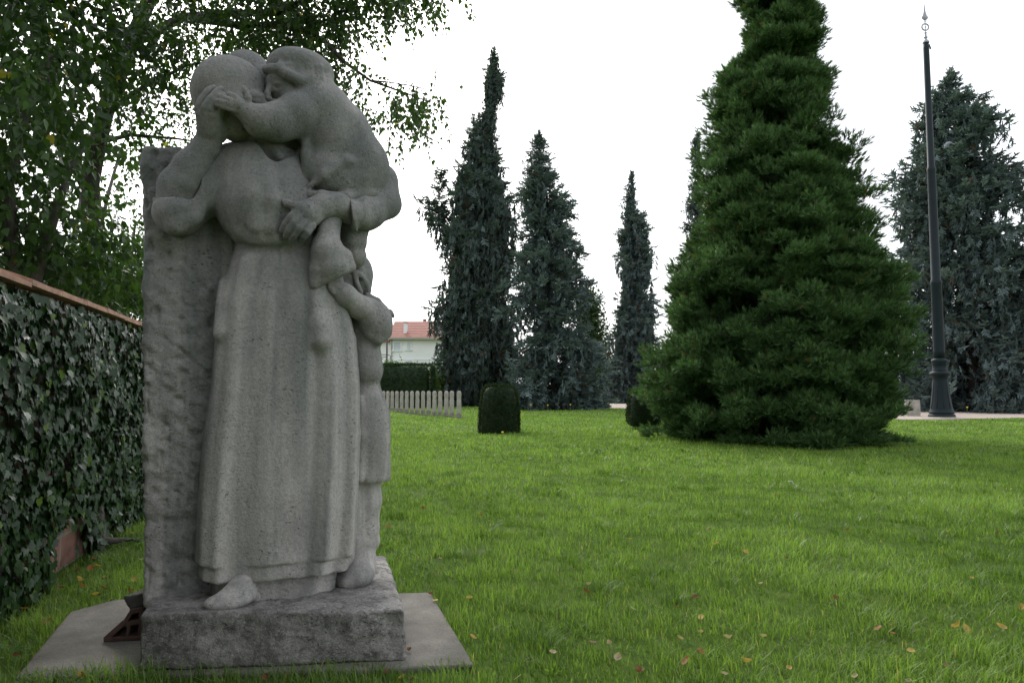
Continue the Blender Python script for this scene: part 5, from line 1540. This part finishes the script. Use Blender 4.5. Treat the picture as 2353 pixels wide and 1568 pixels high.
# ================================================================== LEAVES, FLOWERS, LITTER
LC = {'y': ('yellow', (0.44, 0.31, 0.08)), 'o': ('orange', (0.33, 0.14, 0.05)), 'b': ('brown', (0.19, 0.085, 0.04)), 'p': ('pale buff', (0.42, 0.34, 0.22))}
LM = {}
for k_, (nm, c_) in LC.items():
    m = leaf_mat('fallen_leaf_' + nm.replace(' ', '_'), tuple(x*.7 for x in c_), c_, None, .25, .6, .3); LM[k_] = m
def leaf_mesh(mat, curl, seed):
    r = np.random.default_rng(seed)
    n = 7; V = []; F = []
    for i in range(n):
        t = i/(n-1); w = .47*math.sin(math.pi*min(1, t*.94+.04))**.6*(1-.32*t)
        zc_ = curl*(t-.5)**2*1.4
        for sx in (-1, -.5, 0, .5, 1):
            V.append((w*sx*(1+.06*r.normal()), t-.5, zc_ + curl*.55*abs(sx)**1.6*w*1.7 + .015*r.normal()))
    for i in range(n-1):
        for j in range(4):
            a_ = i*5+j; F.append((a_, a_+1, a_+6, a_+5))
    k0 = len(V); V += [(-.012,-.5,curl*.34),(.012,-.5,curl*.34),(.01,-.78,curl*.5),(-.01,-.78,curl*.5)]; F.append((k0,k0+1,k0+2,k0+3))
    return mesh_data('fallen_leaf', np.array(V), F, mat, True, np.clip(r.normal(.6,.25,len(V)),0,.9))
LMESH = {k_: [leaf_mesh(LM[k_], cu, i*7+3) for i, cu in enumerate((.25, .6, .95))] for k_ in LC}
A_ = [(645,208,'o'),(377,398,'o'),(277,446,'o'),(380,450,'o'),(40,447,'o'),(307,345,'b'),(1233,508,'y'),(1340,537,'y'),(1450,333,'o'),(770,655,'p'),(760,678,'b'),(1155,703,'b'),(1397,652,'p'),(1668,700,'b'),(2160,376,'y'),(2255,470,'b'),(2335,465,'b'),(2165,630,'y'),(1822,815,'o'),(1876,832,'o'),(1862,800,'p'),(2143,815,'y'),(2268,810,'y'),(1278,850,'p'),(1405,845,'p'),(1178,828,'p'),(1178,773,'y'),(1258,755,'y'),(348,848,'y'),(335,705,'y'),(785,865,'b'),(845,868,'p'),(1122,932,'o'),(1172,900,'o'),(1340,937,'y'),(950,972,'b'),(1265,980,'p'),(875,920,'p'),(1500,960,'y'),(1940,895,'y'),(2068,945,'b'),(1740,990,'p'),(1932,1006,'p'),(512,992,'p'),(35,975,'o'),(90,995,'y'),(130,1003,'b'),(500,605,'b'),(228,560,'b'),(1100,850,'p'),(930,742,'p'),(1085,735,'b'),(1508,372,'o'),(1712,455,'b'),(2113,808,'y'),(2345,738,'y'),(168,380,'b'),(196,273,'y'),(1205,450,'b'),(920,490,'y'),(1490,560,'b'),(640,905,'p')]
A_ = [(866.5+a*.6313, 928.4+b_*.6313, c_, 'lawn') for a, b_, c_ in A_]
B_ = [(725,625,'y'),(745,675,'o'),(885,755,'y'),(960,597,'y'),(1237,618,'y'),(830,520,'o'),(897,487,'y'),(545,697,'b'),(225,882,'o'),(305,630,'p'),(370,715,'p'),(950,700,'b'),(705,525,'b'),(1110,190,'b'),(1215,195,'y'),(855,425,'o'),(750,1510,'y'),(150,1320,'b'),(1200,725,'b'),(430,1000,'o'),(1300,432,'p')]
A_ += [(a*.25, 1176+b_*.25, c_, 'wall') for a, b_, c_ in B_]
A_ += [(939,1496,'b','slab'),(989,1366,'b','slab'),(1000,1380,'y','slab'),(610,1556,'b','front'),(185,1553,'b','front')]
rr = random.Random(12)
LBL = {'lawn': 'small {c} fallen leaf lying in the open lawn right of the statue', 'wall': '{c} fallen leaf in the grass between the ivy wall and the statue', 'slab': 'dark {c} leaf scrap at the edge of the paving slab', 'front': '{c} fallen leaf in the grass in front of the plinth'}
for i, (u, v, c_, wh) in enumerate(A_):
    h_ = .024 if wh == 'slab' else .034
    q = ground(u, v, h_)
    me = rr.choice(LMESH[c_])
    o = bpy.data.objects.new('fallen_leaf', me); link(o)
    dist = math.hypot(q.x, q.y)
    sc = (.030 if wh == 'slab' else .036)*rr.uniform(.6, 1.15)*(1 + .04*max(0, dist-4))
    o.scale = (sc, sc, sc)
    o.location = (q.x, q.y, q.z + (.004 if wh == 'slab' else .0))
    o.rotation_euler = (rr.uniform(-.5, .9), rr.uniform(-.5, .5), rr.uniform(0, 6.28)) if wh != 'slab' else (0, 0, rr.uniform(0, 6))
    nm = LC[c_][0]
    tag(o, LBL[wh].format(c=nm), 'leaf', f'{nm} leaves: {wh}')
# dandelions
M_YEL = plain('dandelion_yellow', (0.75, 0.55, 0.02), 0.7, 0.1, 10)
M_STEM = plain('flower_stem', (0.10, 0.18, 0.04), 0.6, 0.1, 10)
mb = MB(); mb.tube([(0,0,0),(.01,0,.10),(.0,0,.17)],[.003,.003,.0025],5); dst = mesh_data('stem', np.array(mb.V), mb.F, M_STEM)
mb = MB(); mb.lathe([(.004,.165),(.014,.172),(.024,.182),(.022,.190),(.010,.194)], 12); dhd = mesh_data('flower', np.array(mb.V), mb.F, M_YEL)
dl = [(1102,1157),(1390,848),(1570,862),(1753,855),(1785,862),(1720,880),(1948,873),(1327,900),(1640,900),(1460,905),(1545,888)]
dl = [(835.6+a*.2894, 680.9+b_*.2894, 'dandelion in flower on the lawn before the broad blue spruce') for a, b_ in dl]
dl += [(2042.6+a*.14605, 773.7+b_*.14605, 'dandelion in flower near the foot of the flagpole') for a, b_ in ((470,1100),(460,1190),(975,1245),(1230,1197))]
for i, (u, v, lb) in enumerate(dl):
    x, y, z = ray(u, v); q = ground(u, max(v + 3, 935), .0)
    e = empty('dandelion', (q.x, q.y, 0), lb if i else 'single bright dandelion on the near lawn below the clipped yew', 'flower', 'dandelions: ' + ('lawn' if 'lawn' in lb else 'pole'))
    s = 1.1 + .03*max(0, q.y-10); e.scale = (s, s, s); e.rotation_euler[2] = rr.uniform(0, 6)
    link(bpy.data.objects.new('stem', dst), e); link(bpy.data.objects.new('flower', dhd), e)
# white feather and scrap
M_FEA = plain('white_feather', (0.8, 0.8, 0.8), 0.6, 0.05, 10)
def scrap(name, u, v, sc, label, cat, seed):
    q = ground(u, v, .05); r = np.random.default_rng(seed)
    mb = MB(); n = 8
    V = []
    for i in range(n+1):
        t = i/n; w = .28*math.sin(math.pi*t)**.6+.01
        for sx in (-1,-.4,.4,1): V.append((w*sx, t-.5 + .05*abs(sx), .3*math.sin(t*2.6) + .12*abs(sx) + .02*r.normal()))
    F = [(i*4+j, i*4+j+1, i*4+j+5, i*4+j+4) for i in range(n) for j in range(3)]
    o = obj(name, np.array(V)*sc, F, M_FEA, None, True, None, (q.x, q.y, q.z)); o.rotation_euler = (.5, .2, seed)
    md = o.modifiers.new('thickness', 'SOLIDIFY'); md.thickness = .002
    tag(o, label, cat)
scrap('feather', 1816, 1112, .075, 'small white feather standing out alone on the lawn right of centre', 'feather', 2)
scrap('paper_scrap', 122, 1306, .09, 'crumpled white paper scrap in the grass near the bare bricks of the wall', 'litter', 4)
# clover and ground weeds
def weeds():
    r = np.random.default_rng(81)
    n = 5200
    x = r.uniform(-2.9, -1.2, n); y = r.uniform(2.1, 5.0, n)
    n2 = 2600; x = np.concatenate([x, r.uniform(-1.5, 3.5, n2)]); y = np.concatenate([y, r.uniform(2.15, 7, n2)])
    P3 = np.stack([x, y, x*0], 1)
    nz = fbm(P3, 1.6, 91, 2)
    lim = np.where(np.arange(len(x)) < n, -.05, .28)
    ok = (x > wall_x(y) + .03) & ~in_poly(x, y, SLABP) & (nz > lim)
    x, y = x[ok], y[ok]; n = len(x)
    TVq, TFq = [(0,0,0)], []
    for k in range(3):
        a0 = 2*math.pi*k/3
        i = len(TVq)
        for da, rr_ in ((-.5,.75),(-.22,1.0),(.22,1.0),(.5,.75)): TVq.append((math.cos(a0+da)*rr_, math.sin(a0+da)*rr_, .15))
        TFq += [(0,i,i+1),(0,i+1,i+2),(0,i+2,i+3)]
    pos = np.stack([x, y, r.uniform(.02, .055, n)], 1)
    D = np.stack([r.normal(0,1,n), r.normal(0,1,n), r.normal(0,.25,n)], 1)
    V, F, k = scatter(np.array(TVq), np.array(TFq), pos, frames(D), r.uniform(.008, .017, n))
    vv = np.clip(r.normal(.5,.2,n), 0, .95)
    o = obj('clover', V, F, leaf_mat('clover_leaves', (0.03, 0.085, 0.012), (0.08, 0.17, 0.03), (0.12,0.2,0.05), .3, .7, .15), None, False, np.repeat(vv, k))
    tag(o, 'low clover and weeds growing through the grass', 'clover', kind='stuff')
weeds()
